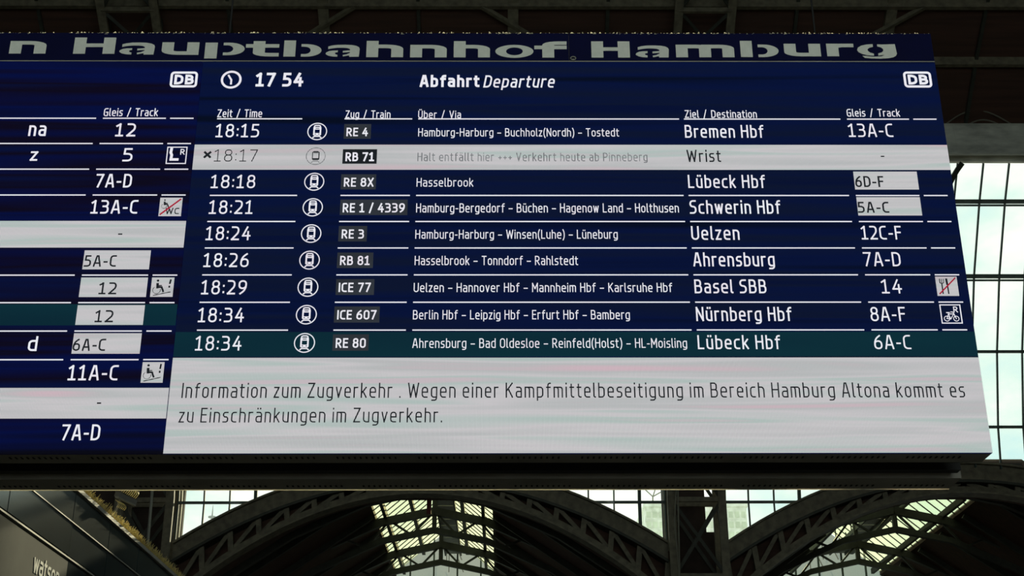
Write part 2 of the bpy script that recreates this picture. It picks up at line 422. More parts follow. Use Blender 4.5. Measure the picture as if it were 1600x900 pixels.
# loose cables and a downpipe on the columns
def cable(pts, r, label, name='cable', cat='cable', m=None):
    o = MB().tube(pts, r, 6).build(name, m or M_CABLE, None, True); tag(o, label, cat); return o
yc = YA - 1.0
p0, p1, p2 = at(1057, 762, yc), at(1054, 815, yc), at(1061, 893, yc)
cable([p0 + Vector((0, 0, 3)), p0, p1, p2, p2 - Vector((0, 0, 4))], 0.016, 'thin grey cable sagging down the left side of the middle lattice column')
p0, p1 = at(1059, 762, yc), at(1062, 895, yc)
cable([p0 + Vector((0, 0, 3)), p0, p1, p1 - Vector((0, 0, 5))], 0.022, 'straight pale conduit beside the sagging cable on the middle column', 'conduit', 'conduit')
p0, p1 = at(238.5, 760, YA - 0.8), at(229, 870, YA - 0.8)
cable([p0 + (p0 - p1) * 0.5, p0, p1, Vector((p1.x, p1.y, 0.1))], 0.05, 'sunlit pale downpipe on the front of the left lattice column', 'downpipe', 'pipe', M_TRIM)
# cable hoops on top of the gutter beam at the right
for (a, b, h, lb) in ((1478, 1580, 26, 'wide thin cable hoop arching over the grey beam right of the board'), (1514, 1560, 8, 'small thin cable hoop lying on the grey beam right of the board')):
    A = at(a, 194, gy + 0.05); B = at(b, 194, gy + 0.05); pts = []
    for i in range(13):
        t = i / 12; pts.append(A.lerp(B, t) + Vector((0, 0, math.sin(math.pi * t) * h / 54.0)))
    for p in pts: p.z = max(p.z, gz1 + 0.05)
    cable(pts, 0.022, lb)

# ------------------------------------------------------------------ side aisles behind the arches
ZE = 11.70 + EYE; RISE = 1.62; SW = 1.74; YN0, YN1 = YA + 0.45, 57.6; YS = 45.0
def nave(cx, tagtxt):
    # boarded roof slopes either side of the rooflight
    mb = MB()
    for sx in (-1, 1):
        poly = [(cx + sx * (BAY / 2), 9.0), (cx + sx * (SW + 0.34), ZE - 0.30), (cx + sx * (SW + 0.34), ZE - 0.12), (cx + sx * (BAY / 2), 9.25)]
        mb.prism(poly if sx < 0 else poly[::-1], YN0, YN1)
    d = mb.build('ceiling', M_DECK); struct(d)
    for k in range(7):
        y = YN0 + 0.6 + k * 2.72
        for sx in (-1, 1):
            MB().beam((cx + sx * (BAY / 2 - 0.2), y, 8.98), (cx + sx * (SW + 0.4), y, ZE - 0.42), 0.12, 0.22).build('rafter', M_DARKSTEEL, d)
    YNE = YN1 - 0.12
    MB().box(cx - SW - 0.36, cx + SW + 0.36, YN0, YS - 0.02, ZE - 0.24, ZE - 0.12).build('flat_roof', M_DECK, d)
    root = thing('rooflight', 'pitched glass rooflight with slanting bars ' + tagtxt, 'skylight', (cx, YS, ZE), 'rooflights of the side aisles')
    for sx in (-1, 1):
        e = (SW + 0.38); ze = ZE - 0.38 * RISE / SW * 0.6
        a, b = Vector((cx + sx * e, 0, ze)), Vector((cx, 0, ZE + RISE))
        mb = MB(); q = [(a.x, YS, a.z), (a.x, YNE, a.z), (b.x, YNE, b.z), (b.x, YS, b.z)]
        mb.add(q + [(x, y, z + 0.012) for x, y, z in q], [(0, 1, 2, 3), (7, 6, 5, 4), (0, 4, 5, 1), (1, 5, 6, 2), (2, 6, 7, 3), (3, 7, 4, 0)])
        hang(mb.build('roof_glass', M_ROOFGLASS), root)
        mb = MB(); y = YS + 0.2
        while y < YNE:
            mb.beam((a.x, y, a.z - 0.02), (b.x, y, b.z - 0.02), 0.06, 0.028); y += 0.66
        hang(mb.build('glazing_bars', M_DARKSTEEL), root)
        mid = a.lerp(b, 0.56)
        hang(MB().beam((mid.x, YS, mid.z - 0.16), (mid.x, YNE, mid.z - 0.16), 0.14, 0.18).build('mid_purlin', M_DARKSTEEL), root)
        hang(MB().beam((cx + sx * SW, YS, ZE - 0.16), (cx + sx * SW, YNE, ZE - 0.16), 0.12, 0.22).build('edge_beam', M_DARKSTEEL), root)
    hang(MB().beam((cx, YS, ZE + RISE - 0.1), (cx, YNE, ZE + RISE - 0.1), 0.2, 0.24).build('ridge_beam', M_DARKSTEEL), root)
    cw = thing('catwalk', 'grey maintenance catwalk under the ridge of the rooflight ' + tagtxt, 'catwalk', (cx + 0.3, YS, ZE + 0.2), 'catwalks under the rooflights')
    mb = MB(); y = YS
    while y < YNE - 0.3:
        mb.box(cx + 0.02, cx + 0.62, y, y + 0.95, ZE + 0.62, ZE + 0.68); y += 1.05
    hang(mb.build('deck', M_CATWALK), cw)
    hang(MB().box(cx - 0.04, cx + 0.02, YS, YNE, ZE + 0.52, ZE + 0.68).box(cx + 0.62, cx + 0.68, YS, YNE, ZE + 0.52, ZE + 0.68).build('side_rail', M_DARKSTEEL), cw)
    mb = MB()
    for k in range(7):
        y = YS + 0.7 + 2.6 * k
        mb.beam((cx - 0.01, y, ZE + 0.6), (cx - 0.01, y, ZE + RISE - 0.2), 0.04, 0.04); mb.beam((cx + 0.65, y, ZE + 0.6), (cx + 0.4, y, ZE + 1.2), 0.04, 0.04)
    hang(mb.build('hanger', M_DARKSTEEL), cw)
    for j, (y, nm) in enumerate(((42.05, 'nearest'), (47.5, 'second'), (52.95, 'third'))):
        tr = thing('roof_truss', '%s dark cranked roof truss crossing the rooflight %s' % (nm, tagtxt), 'roof truss', (cx, y, ZE - 2), 'trusses of the side aisles')
        zu, zl = ZE + 0.0, ZE - 0.68
        for nm2, z0, dz in (('upper_chord', zu, 0.27), ('lower_chord', zl, 0.20)):
            mb = MB()
            for sx in (-1, 1):
                mb.path([(cx, y, z0), (cx + sx * 1.9, y, z0 - 0.40), (cx + sx * 4.2, y, z0 - 1.45), (cx + sx * (BAY / 2 - 0.3), y, z0 - 3.9)], dz, 0.22, (0, 1, 0))
            hang(mb.build(nm2, M_DARKSTEEL), tr)
        mb = MB(); nodes = [-3.2, -2.4, -1.6, -0.8, 0, 0.8, 1.6, 2.4, 3.2]
        def zc(x, z0):
            x = abs(x); return z0 - 0.40 * x / 1.9 if x < 1.9 else z0 - 0.40 - 1.05 * (x - 1.9) / 2.3
        for i, x in enumerate(nodes[:-1]):
            x2 = nodes[i + 1]
            if i % 2 == 0: mb.beam((cx + x, y, zc(x, zu)), (cx + x2, y, zc(x2, zl)), 0.07, 0.09, (0, 1, 0))
            else: mb.beam((cx + x, y, zc(x, zl)), (cx + x2, y, zc(x2, zu)), 0.07, 0.09, (0, 1, 0))
        hang(mb.build('web_bracing', M_DARKSTEEL), tr)
        hang(MB().beam((cx, y, zl), (cx, y, ZE - 0.26 if j == 0 else ZE + RISE - 0.22), 0.16, 0.16, (0, 1, 0)).build('king_post', M_DARKSTEEL), tr)
        if j == 0 and cx < 0: hang(MB().beam((cx + 0.1, y, zl - 0.1), (cx + 0.1, y, zl - 0.75), 0.14, 0.14, (0, 1, 0)).build('hanging_bracket', M_RED), tr)
    # boarded panel that closes the lattice of the arch from behind
    mb = MB(); n = 24
    for i in range(n):
        xa, xb = [-HALF - 0.1 + (2 * HALF + 0.2) * k / n for k in (i, i + 1)]
        mb.prism([(cx + xa, z_in(xa) - 0.02), (cx + xb, z_in(xb) - 0.02), (cx + xb, z_out(xb) - 0.05), (cx + xa, z_out(xa) - 0.05)], YA + 0.33, YA + 0.43)
    mb.build('arch_backing', M_DECK, d)
    # end gable with its own glazing
    ye = YN1
    mb = MB(); gw = 2.5
    for sx in (-1, 1):
        a, b = sorted((cx + sx * gw, cx + sx * BAY / 2)); mb.box(a, b, ye, ye + 0.35, 0, 12.6)
    mb.box(cx - gw, cx + gw, ye, ye + 0.35, 0, 9.0)
    for sx in (-1, 1):
        poly = [(cx + sx * gw, 12.6), (cx + sx * gw, ZE - 0.35), (cx + sx * (SW + 0.5), ZE - 0.2), (cx + sx * (SW + 0.5), 12.6)]
        mb.prism(poly if sx < 0 else poly[::-1], ye, ye + 0.3)
    e = mb.build('wall_back', M_BRICK); struct(e)
    mb = MB()
    for x in (-2.5, -1.5, -0.5, 0.5, 1.5, 2.5): mb.box(cx + x - 0.035, cx + x + 0.035, ye - 0.06, ye + 0.04, 9.0, ZE + RISE * (1 - min(1, abs(x) / 2.6)))
    for z in (9.0, 11.0, 12.9): mb.box(cx - gw, cx + gw, ye - 0.05, ye + 0.03, z - 0.04, z + 0.04)
    mb.build('gable_mullions', M_BAR, e)
    mb = MB().prism([(cx - gw, 9.0), (cx + gw, 9.0), (cx + gw, ZE - 0.4), (cx, ZE + RISE), (cx - gw, ZE - 0.4)], ye + 0.04, ye + 0.05)
    mb.build('gable_pane', M_DULLGLASS, e)
nave(XC, 'under the middle of the board'); nave(XC + BAY, 'at the lower right of the picture')

# ------------------------------------------------------------------ far things seen through the glass
def telecom_tower():
    Y = 900.0; t = at(333, 789, Y); pl = at(333, 808, Y); x = t.x; zp = pl.z; zt = t.z; u = Y / F
    root = thing('telecom_tower', 'faint slender telecommunications tower with a disc platform seen through the left window', 'tower', (x, Y, 0))
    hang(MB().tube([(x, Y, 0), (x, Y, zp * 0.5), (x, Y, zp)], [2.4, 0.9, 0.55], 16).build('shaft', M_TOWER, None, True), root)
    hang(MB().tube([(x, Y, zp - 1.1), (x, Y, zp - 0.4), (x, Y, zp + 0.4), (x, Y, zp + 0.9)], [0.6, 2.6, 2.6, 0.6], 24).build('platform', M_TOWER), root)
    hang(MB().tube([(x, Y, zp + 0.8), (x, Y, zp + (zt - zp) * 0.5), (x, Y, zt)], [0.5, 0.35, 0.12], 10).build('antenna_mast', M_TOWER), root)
telecom_tower()
def office():
    Y = 130.0; a, b = at(1008, 792, Y), at(1166, 795, Y); zt = a.z
    root = thing('office_building', 'hazy pale green office block seen through the windows either side of the middle column', 'building', (a.x, Y, 0))
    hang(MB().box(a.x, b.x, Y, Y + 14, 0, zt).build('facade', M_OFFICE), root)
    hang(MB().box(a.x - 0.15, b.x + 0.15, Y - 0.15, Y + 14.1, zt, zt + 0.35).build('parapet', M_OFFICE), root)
    nx, nzr = 16, 14
    for j in range(nzr):
        mb = MB()
        for i in range(nx):
            x0 = a.x + (b.x - a.x) * (i + 0.18) / nx; x1 = a.x + (b.x - a.x) * (i + 0.82) / nx
            z1 = zt - 0.5 - j * 1.0; mb.box(x0, x1, Y - 0.06, Y, z1 - 0.55, z1)
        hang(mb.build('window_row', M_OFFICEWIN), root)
    c = at(1020, 792, Y); t = at(1020, 776, Y)
    mb = MB().tube([c, t], 0.07, 6)
    for px, py in ((1007, 764), (1024, 764), (1036, 767)):
        mb.tube([t, at(px, py, Y)], 0.06, 6)
    hang(mb.build('roof_antenna', M_CABLE), root)
office()

# ------------------------------------------------------------------ shop front at the lower left
XF = -6.2
def shop():
    top = at_x(171.3, 807.5, XF).z; mid = at_x(115.9, 818.4, XF).z; low = at_x(106.6, 869.4, XF).z
    y1 = at_x(112, 830, XF).y; y2 = at_x(171, 838, XF).y; y3 = at_x(216, 868, XF).y
    step = y3 - y2; ys = [y1 - 2 * step - 1.2, y1 - step - 0.8, y1, y2, y3, y3 + step, y3 + 2 * step, 34.0]
    root = thing('shop_front', 'dark glass clad shop front with pale trims and bird spikes at lower left', 'shop front', (XF, ys[0], 0))
    hang(MB().box(XF - 4.5, XF - 0.06, ys[0], ys[-1], 0, top - 0.06).build('core', M_CORE), root)
    hang(MB().box(XF - 4.5, XF + 0.04, ys[0], ys[-1], top - 0.06, top).build('coping', M_CASE), root)
    zrows = [(mid + 0.02, top - 0.07), (low + 0.02, mid - 0.02), (low - 1.8, low - 0.06), (0.2, low - 1.84)]
    for r, (za, zb) in enumerate(zrows):
        for i in range(len(ys) - 1):
            if r == 2 and ys[i + 1] <= y1 + 1e-6: continue
            hang(MB().box(XF - 0.06, XF - 0.002 * ((i * 3 + r) % 4), ys[i] + 0.012, ys[i + 1] - 0.012, za, zb).build('glass_panel', M_GLASSPANEL), root)
    for z, h in ((top - 0.03, 0.02), (mid, 0.014), (low - 0.02, 0.022)):
        hang(MB().box(XF - 0.05, XF + 0.012, ys[0], ys[-1], z - h / 2, z + h / 2).build('trim_rail', M_TRIM), root)
    sg = hang(MB().box(XF - 0.06, XF + 0.012, ys[0] + 0.05, y1 - 0.03, low - 1.8, low - 0.08).build('sign_panel', M_SIGN), root)
    # bird spikes along the coping
    mb = MB(); y = ys[0] + 0.1
    while y < ys[-1] - 0.1:
        for k in range(7):
            x = XF - 0.02 + random.uniform(-0.07, 0.05); h = random.uniform(0.05, 0.135); dx = random.uniform(-0.09, 0.09); dy = random.uniform(-0.07, 0.07)
            yy = y + random.uniform(-0.02, 0.02); t = 0.0028
            p = Vector((x, yy, top)); q = Vector((x + dx, yy + dy, top + h))
            mb.beam(p, q, t * 2, t * 2)
        y += 0.030
    sp = hang(mb.build('bird_spikes', M_SPIKE), root); sp['kind'] = 'stuff'
    hang(MB().box(XF - 0.1, XF + 0.02, ys[0], ys[-1], top, top + 0.012).build('spike_rail', M_SPIKE), root)
    return root, sg, top, low
shop_root, sign_panel, shop_top, shop_low = shop()

def floodlight():
    # linear lamp on a bracket from the coping, with spikes on its top
    base = at_x(178, 797, XF - 0.05); base.z = shop_top
    y = base.y; c = at(196, 780, y)
    root = thing('floodlight', 'small grey linear floodlight with curled spikes, bracketed above the shop front', 'lamp', base)
    a, b = at(183, 772, y - 0.2), at(210, 785, y + 0.3)
    hang(MB().beam(a, b, 0.09, 0.075, (0.3, 0.2, 1)).build('housing', M_LAMP), root)
    d = (b - a).normalized()
    hang(MB().beam(a + Vector((0, 0, -0.048)), b + Vector((0, 0, -0.048)), 0.07, 0.02, (0.3, 0.2, 1)).build('lens', M_TRIM), root)
    mb = MB()
    for i in range(10):
        p = a.lerp(b, (i + 0.5) / 10) + Vector((0, 0, 0.06))
        pts = [p + Vector((0.05 * math.sin(2.2 * t) + 0.02, 0, 0.11 * t)) for t in (0, 0.35, 0.7, 1.0)]; mb.tube(pts, 0.005, 5)
    for i in range(6):
        p = a.lerp(b, (i + 0.2) / 12) + Vector((-0.02, 0, -0.09)); pts = [p + Vector((0.06 * math.sin(2.6 * t), 0, -0.12 * t)) for t in (0, 0.35, 0.7, 1.0)]; mb.tube(pts, 0.005, 5)
    hang(mb.build('spikes', M_SPIKE), root)
    hang(MB().tube([base, base + Vector((0.03, 0, 0.16)), a.lerp(b, 0.25)], 0.022, 8).build('bracket', M_TRIM), root)
floodlight()

# ------------------------------------------------------------------ stroke lettering
X_ = 0.71; D_ = -0.23
def fillet(path, closed=False):
    pts = [(p[0], p[1]) for p in path]; rad = [p[2] if len(p) > 2 else 0 for p in path]; n = len(pts); out = []
    for i in range(n):
        if rad[i] == 0 or (not closed and i in (0, n - 1)): out.append(pts[i]); continue
        P = Vector(pts[i]); A = Vector(pts[(i - 1) % n]) - P; B = Vector(pts[(i + 1) % n]) - P
        la, lb = A.length, B.length; A.normalize(); B.normalize()
        r = min(rad[i], la * 0.5 if (rad[(i-1) % n] and (closed or i-1 not in (0,))) else la, lb * 0.5 if (rad[(i+1) % n] and (closed or i+1 not in (n-1,))) else lb)
        k = 5
        for j in range(k + 1):
            t = j / k; a = P + A * r; b = P + B * r
            # circular-ish corner
            q = (1 - t) ** 2; w = 2 * t * (1 - t) * 0.78; e = t * t; s_ = q + w + e
            out.append(((a.x * q + P.x * w + b.x * e) / s_, (a.y * q + P.y * w + b.y * e) / s_))
    return out
def rr(x0, x1, y0, y1, r): return ('c', [(x0, y0, r), (x0, y1, r), (x1, y1, r), (x1, y0, r)])
def o_(*p): return ('o', list(p))
GL = {
 'A': (.54, [o_((0,0),(.21,1),(.33,1),(.54,0)), o_((.09,.28),(.45,.28))]),
 'B': (.48, [o_((.3,.53),(0,.53),(0,1),(.43,1,.2),(.43,.53,.2),(.28,.53)), o_((.28,.53),(.48,.53,.22),(.48,0,.22),(0,0),(0,.54))]),
 'C': (.42, [o_((.42,1),(0,1,.26),(0,0,.26),(.42,0))]),
 'D': (.5, [('c', [(0,0),(0,1),(.5,1,.3),(.5,0,.3)])]),
 'E': (.4, [o_((.4,1),(0,1),(0,0),(.4,0)), o_((0,.53),(.36,.53))]),
 'F': (.38, [o_((.38,1),(0,1),(0,0)), o_((0,.52),(.34,.52))]),
 'G': (.48, [o_((.46,1),(0,1,.26),(0,0,.26),(.48,0,.05),(.48,.5),(.26,.5))]),
 'H': (.5, [o_((0,0),(0,1)), o_((.5,0),(.5,1)), o_((0,.53),(.5,.53))]),
 'I': (.0, [o_((0,0),(0,1))]),
 'K': (.48, [o_((0,0),(0,1)), o_((.46,1),(.03,.46)), o_((.15,.6),(.48,0))]),
 'L': (.38, [o_((0,1),(0,0),(.38,0))]),
 'M': (.6, [o_((0,0),(0,1),(.3,.36),(.6,1),(.6,0))]),
 'N': (.5, [o_((0,0),(0,1),(.5,0),(.5,1))]),
 'O': (.5, [rr(0,.5,0,1,.26)]),
 'P': (.46, [o_((0,0),(0,1),(.46,1,.26),(.46,.45,.26),(0,.45))]),
 'R': (.48, [o_((0,0),(0,1),(.45,1,.26),(.45,.46,.26),(0,.46)), o_((.2,.46),(.48,0))]),
 'S': (.44, [o_((.42,1),(0,1,.24),(0,.53,.24),(.44,.53,.24),(.44,0,.24),(0,0))]),
 'T': (.48, [o_((0,1),(.48,1)), o_((.24,1),(.24,0))]),
 'U': (.5, [o_((0,1),(0,0,.26),(.5,0,.26),(.5,1))]),
 'V': (.52, [o_((0,1),(.26,0),(.52,1))]),
 'W': (.78, [o_((0,1),(.17,0),(.39,.9),(.61,0),(.78,1))]),
 'X': (.5, [o_((0,0),(.5,1)), o_((0,1),(.5,0))]),
 'Z': (.46, [o_((0,1),(.46,1),(0,0),(.46,0))]),
 'a': (.4, [o_((.04,X_),(.4,X_,.18),(.4,0)), o_((.4,.41),(0,.41,.15),(0,0,.15),(.4,0))]),
 'b': (.42, [o_((0,1),(0,0)), o_((0,X_),(.42,X_,.21),(.42,0,.21),(0,0))]),
 'c': (.34, [o_((.34,X_),(0,X_,.21),(0,0,.21),(.34,0))]),
 'd': (.42, [o_((.42,1),(.42,0)), o_((.42,X_),(0,X_,.21),(0,0,.21),(.42,0))]),
 'e': (.42, [o_((0,.36),(.42,.36),(.42,X_,.21),(0,X_,.21),(0,0,.21),(.38,0))]),
 'f': (.28, [o_((.3,1),(.1,1,.16),(.1,0)), o_((0,X_),(.28,X_))]),
 'g': (.42, [o_((.42,0),(0,0,.21),(0,X_,.21),(.42,X_),(.42,D_,.2),(.05,D_))]),
 'h': (.4, [o_((0,0),(0,1)), o_((0,X_),(.4,X_,.21),(.4,0))]),
 'i': (.0, [o_((0,0),(0,X_)), o_((0,.96),(0,1))]),
 'k': (.38, [o_((0,0),(0,1)), o_((.36,X_),(.03,.3)), o_((.12,.42),(.38,0))]),
 'l': (.08, [o_((0,1),(0,0,.1),(.1,0))]),
 'm': (.66, [o_((0,0),(0,X_)), o_((0,X_),(.33,X_,.17),(.33,0)), o_((.2,X_),(.66,X_,.17),(.66,0))]),
 'n': (.4, [o_((0,0),(0,X_)), o_((0,X_),(.4,X_,.21),(.4,0))]),
 'o': (.42, [rr(0,.42,0,X_,.22)]),
 'p': (.42, [o_((0,D_),(0,X_)), o_((0,X_),(.42,X_,.21),(.42,0,.21),(0,0))]),
 'r': (.26, [o_((0,0),(0,X_)), o_((0,X_-.06),(.1,X_,.08),(.26,X_))]),
 's': (.34, [o_((.33,X_),(0,X_,.16),(0,.37,.16),(.35,.37,.16),(.35,0,.16),(0,0))]),
 't': (.26, [o_((.08,.93),(.08,0,.15),(.27,0)), o_((-.02,X_),(.26,X_))]),
 'u': (.4, [o_((0,X_),(0,0,.21),(.4,0)), o_((.4,X_),(.4,0))]),
 'v': (.38, [o_((0,X_),(.19,0),(.38,X_))]),
 'w': (.58, [o_((0,X_),(.14,0),(.29,X_-.05),(.44,0),(.58,X_))]),
 'z': (.34, [o_((0,X_),(.34,X_),(0,0),(.34,0))]),
 '0': (.48, [rr(0,.48,0,1,.25)]),
 '1': (.4, [o_((.0,.84),(.21,1),(.21,0)), o_((0,0),(.4,0))]),
 '2': (.46, [o_((0,1),(.44,1,.22),(.44,.56,.14),(0,0),(.46,0))]),
 '3': (.46, [o_((0,1),(.43,1,.2),(.43,.54,.2),(.12,.54)), o_((.2,.54),(.46,.54,.22),(.46,0,.22),(0,0))]),
 '4': (.5, [o_((.3,1),(0,.3),(.5,.3)), o_((.37,.62),(.37,0))]),
 '5': (.46, [o_((.42,1),(.05,1),(.03,.58),(.46,.58,.24),(.46,0,.24),(0,0))]),
 '6': (.48, [o_((.38,1),(.02,.72,.3),(0,.3)), rr(0,.48,0,.58,.23)]),
 '7': (.46, [o_((0,1),(.46,1),(.13,0))]),
 '8': (.48, [rr(.03,.45,.54,1,.2), rr(0,.48,0,.54,.23)]),
 '9': (.48, [o_((.1,0),(.46,.28,.3),(.48,.7)), rr(0,.48,.42,1,.23)]),
 ':': (.0, [o_((0,.1),(0,.13)), o_((0,.6),(0,.63))]),
 '-': (.22, [o_((0,.4),(.22,.4))]),
 '–': (.40, [o_((0,.4),(.40,.4))]),
 '/': (.32, [o_((0,-.1),(.32,1.08))]),
 '+': (.36, [o_((0,.38),(.36,.38)), o_((.18,.2),(.18,.56))]),
 '(': (.14, [o_((.15,1.06),(0,.8,.3),(0,.05,.3),(.15,-.2))]),
 ')': (.14, [o_((0,1.06),(.15,.8,.3),(.15,.05,.3),(0,-.2))]),
 '.': (.0, [o_((0,.0),(0,.03))]),
 '!': (.0, [o_((0,1),(0,.34)), o_((0,.02),(0,.05))]),
}
for ch, base, xs in (('ä', 'a', (.1, .3)), ('ü', 'u', (.1, .3)), ('Ü', 'U', (.14, .36)), ('ö', 'o', (.1, .32))):
    w, st = GL[base]; y = 1.2 if ch == 'Ü' else .97
    GL[ch] = (w, st + [o_((x, y), (x, y + .03)) for x in xs])

class Sheet:
    """flat strokes and patches laid on an upright panel, with a little real thickness"""
    def __init__(s, o=(0, 0, 0), ux=(1, 0, 0), nrm=(0, -1, 0)):
        s.mb = MB(); s.k = 0; s.o = Vector(o); s.ux = Vector(ux); s.n = Vector(nrm)
    def P(s, x, z, d): return s.o + s.ux * x + Vector((0, 0, z)) + s.n * d
    def poly(s, pts, d0, d1, mi=0):
        n = len(pts)
        s.mb.add([s.P(x, z, d1) for x, z in pts] + [s.P(x, z, d0) for x, z in pts],
                 [tuple(range(n)), tuple(range(2*n-1, n-1, -1))] + [(i, n+i, n+(i+1)%n, (i+1)%n) for i in range(n)], mi)
    def rect(s, x0, x1, z0, z1, d0, d1, mi=0): s.poly([(x0, z0), (x1, z0), (x1, z1), (x0, z1)], d0, d1, mi)
    def stroke(s, pts, t, d0, d1, mi=0, closed=False, cap=0.5, sx=1.0):
        s.k += 1; d1 += 0.00006 * (s.k % 12)
        # ribbon of width t along pts; sx stretches the ribbon sideways (wide letters)
        P = [Vector((x / sx, z)) for x, z in pts]
        q = [P[0]]
        for p in P[1:]:
            if (p - q[-1]).length > 1e-7: q.append(p)
        if closed and (q[0] - q[-1]).length < 1e-7: q.pop()
        P = q; n = len(P)
        if n < 2: return
        if not closed:
            # a hairpin corner is drawn as two strokes
            for i in range(1, n - 1):
                if (P[i] - P[i-1]).normalized().dot((P[i+1] - P[i]).normalized()) < -0.25:
                    s.stroke([(p.x * sx, p.y) for p in P[:i+1]], t, d0, d1, mi, False, cap, sx)
                    s.stroke([(p.x * sx, p.y) for p in P[i:]], t, d0, d1, mi, False, cap, sx); return
        if not closed and cap:
            P[0] = P[0] + (P[0] - P[1]).normalized() * t * cap; P[-1] = P[-1] + (P[-1] - P[-2]).normalized() * t * cap
        Lf, Rt = [], []
        for i in range(n):
            a = (P[i] - P[i-1]).normalized() if (i > 0 or closed) else None
            b = (P[(i+1) % n] - P[i]).normalized() if (i < n - 1 or closed) else None
            if a is None: a = b
            if b is None: b = a
            na, nb = Vector((-a.y, a.x)), Vector((-b.y, b.x)); m = na + nb
            m = na if m.length < 1e-4 else m.normalized()
            k = min(1.6, 1.0 / max(0.3, m.dot(na)))
            Lf.append(P[i] + m * (t / 2 * k)); Rt.append(P[i] - m * (t / 2 * k))
        for i in range(n if closed else n - 1):
            j = (i + 1) % n
            s.poly([(Rt[i].x * sx, Rt[i].y), (Rt[j].x * sx, Rt[j].y), (Lf[j].x * sx, Lf[j].y), (Lf[i].x * sx, Lf[i].y)], d0, d1, mi)
    def text(s, txt, x0, x1, z0, z1, weight, d0, d1, mi=0, italic=0.0, gap=0.22, sx=1.0, table=None, space=0.36):
        H = z1 - z0; t = weight * H; tab = table or GL
        x = 0; items = []; last = 0
        for ch in txt:
            if ch == ' ': x += space; continue
            w, st = tab[ch]; items.append((x, st)); last = x + w; x += w + gap + weight
        sc = (x1 - x0 - t * sx) / last if last > 0 else H
        if last == 0: x0 = (x0 + x1) / 2 - t * sx / 2
        for xo, st in items:
            for kind, path in st:
                pp = fillet(path, kind == 'c')
                g = []
                for px, py in pp:
                    zz = t / 2 + py * (H - t); xx = x0 + t * sx / 2 + (xo + px) * sc + italic * zz
                    g.append((xx, z0 + zz))
                s.stroke(g, t, d0, d1, mi, kind == 'c', 0.5, sx)
    def ring(s, cx, cz, r, t, d0, d1, mi=0, a0=0, a1=360, n=40):
        pts = [(cx + r * math.cos(math.radians(a0 + (a1 - a0) * i / n)), cz + r * math.sin(math.radians(a0 + (a1 - a0) * i / n))) for i in range(n + (0 if a1 - a0 == 360 else 1))]
        s.stroke(pts, t, d0, d1, mi, a1 - a0 == 360, 0)
    def disc(s, cx, cz, r, d0, d1, mi=0, n=18):
        s.poly([(cx + r * math.cos(2*math.pi*i/n), cz + r * math.sin(2*math.pi*i/n)) for i in range(n)], d0, d1, mi)

# sign lettering on the shop front (reads along the wall, away from the viewer)
sh = Sheet((XF + 0.012, 0, 0), (0, 1, 0), (1, 0, 0))
a, b = at_x(51, 882, XF), at_x(90.5, 905, XF); za = at_x(51, 894.5, XF).z; zb = at_x(51, 869.5, XF).z
sh.text('watson', a.y, b.y, za, za + (zb - za) / 0.74, 0.15, 0.0, 0.004, 0, 0, 0.10)
lt = sh.mb.build('lettering', M_SIGNTEXT); lt.parent = sign_panel

# ------------------------------------------------------------------ the departure board
YB = 8.25
def bp(px, py):
    p = at(px, py, YB); return p.x, p.z
ZB, ZS, ZT = 2.404 + EYE, 5.302 + EYE, 5.545 + EYE
BX0, BX1 = -4.9, 3.100
XSEAM = (bp(312, 97)[0] + bp(260, 709)[0]) / 2
board = thing('departure_board', 'large blue double-sided LED departure board with a lettered fascia, hanging across the hall', 'departure board', (0, YB, ZB))
def part(o): return hang(o, board)
part(MB().box(BX0, BX1, YB + 0.02, YB + 0.215, ZB, ZT - 0.005).build('front_housing', M_CASE))
part(MB().box(BX0, BX1 - 0.01, YB + 0.60, YB + 0.875, ZB - 0.002, ZT - 0.005).build('rear_housing', M_CASE))
mb = MB().box(BX0 + 0.05, BX1 - 0.1, YB + 0.215, YB + 0.60, ZB + 0.13, ZT - 0.2)
mb.box(BX0, BX1 - 0.05, YB + 0.27, YB + 0.33, ZB + 0.03, ZB + 0.09).box(BX0, BX1 - 0.05, YB + 0.47, YB + 0.55, ZB + 0.02, ZB + 0.13)
part(mb.build('core_frame', M_CORE))
part(MB().box(BX0, BX1 - 0.01, YB + 0.872, YB + 0.884, ZB - 0.006, ZB + 0.05).build('rear_glare_strip', M_FRINGE))  # added translucent strip, imitates the bright glare line along the rear edge
mb = MB()
x = BX0 + 0.2; grp = 0
while x < BX1 - 0.15:
    for k in range(11):
        if x + k * 0.037 < BX1 - 0.15:
            mb.box(x + k * 0.037, x + k * 0.037 + 0.011, YB + 0.075, YB + 0.115, ZB - 0.003, ZB + 0.001)
            mb.box(x + k * 0.037 + 0.1, x + k * 0.037 + 0.113, YB + 0.765, YB + 0.800, ZB - 0.005, ZB + 0.001)
    x += 0.52
vs_ = part(mb.build('vent_slots', M_SLOT)); vs_['kind'] = 'stuff'
for x in (-4.2, at(360, 40, YB + 0.41).x, at(1272, 40, YB + 0.41).x):
    part(MB().tube([(x, YB + 0.41, ZT - 0.25), (x, YB + 0.41, 31.2)], 0.008, 8).build('suspension_rod', M_CORE))

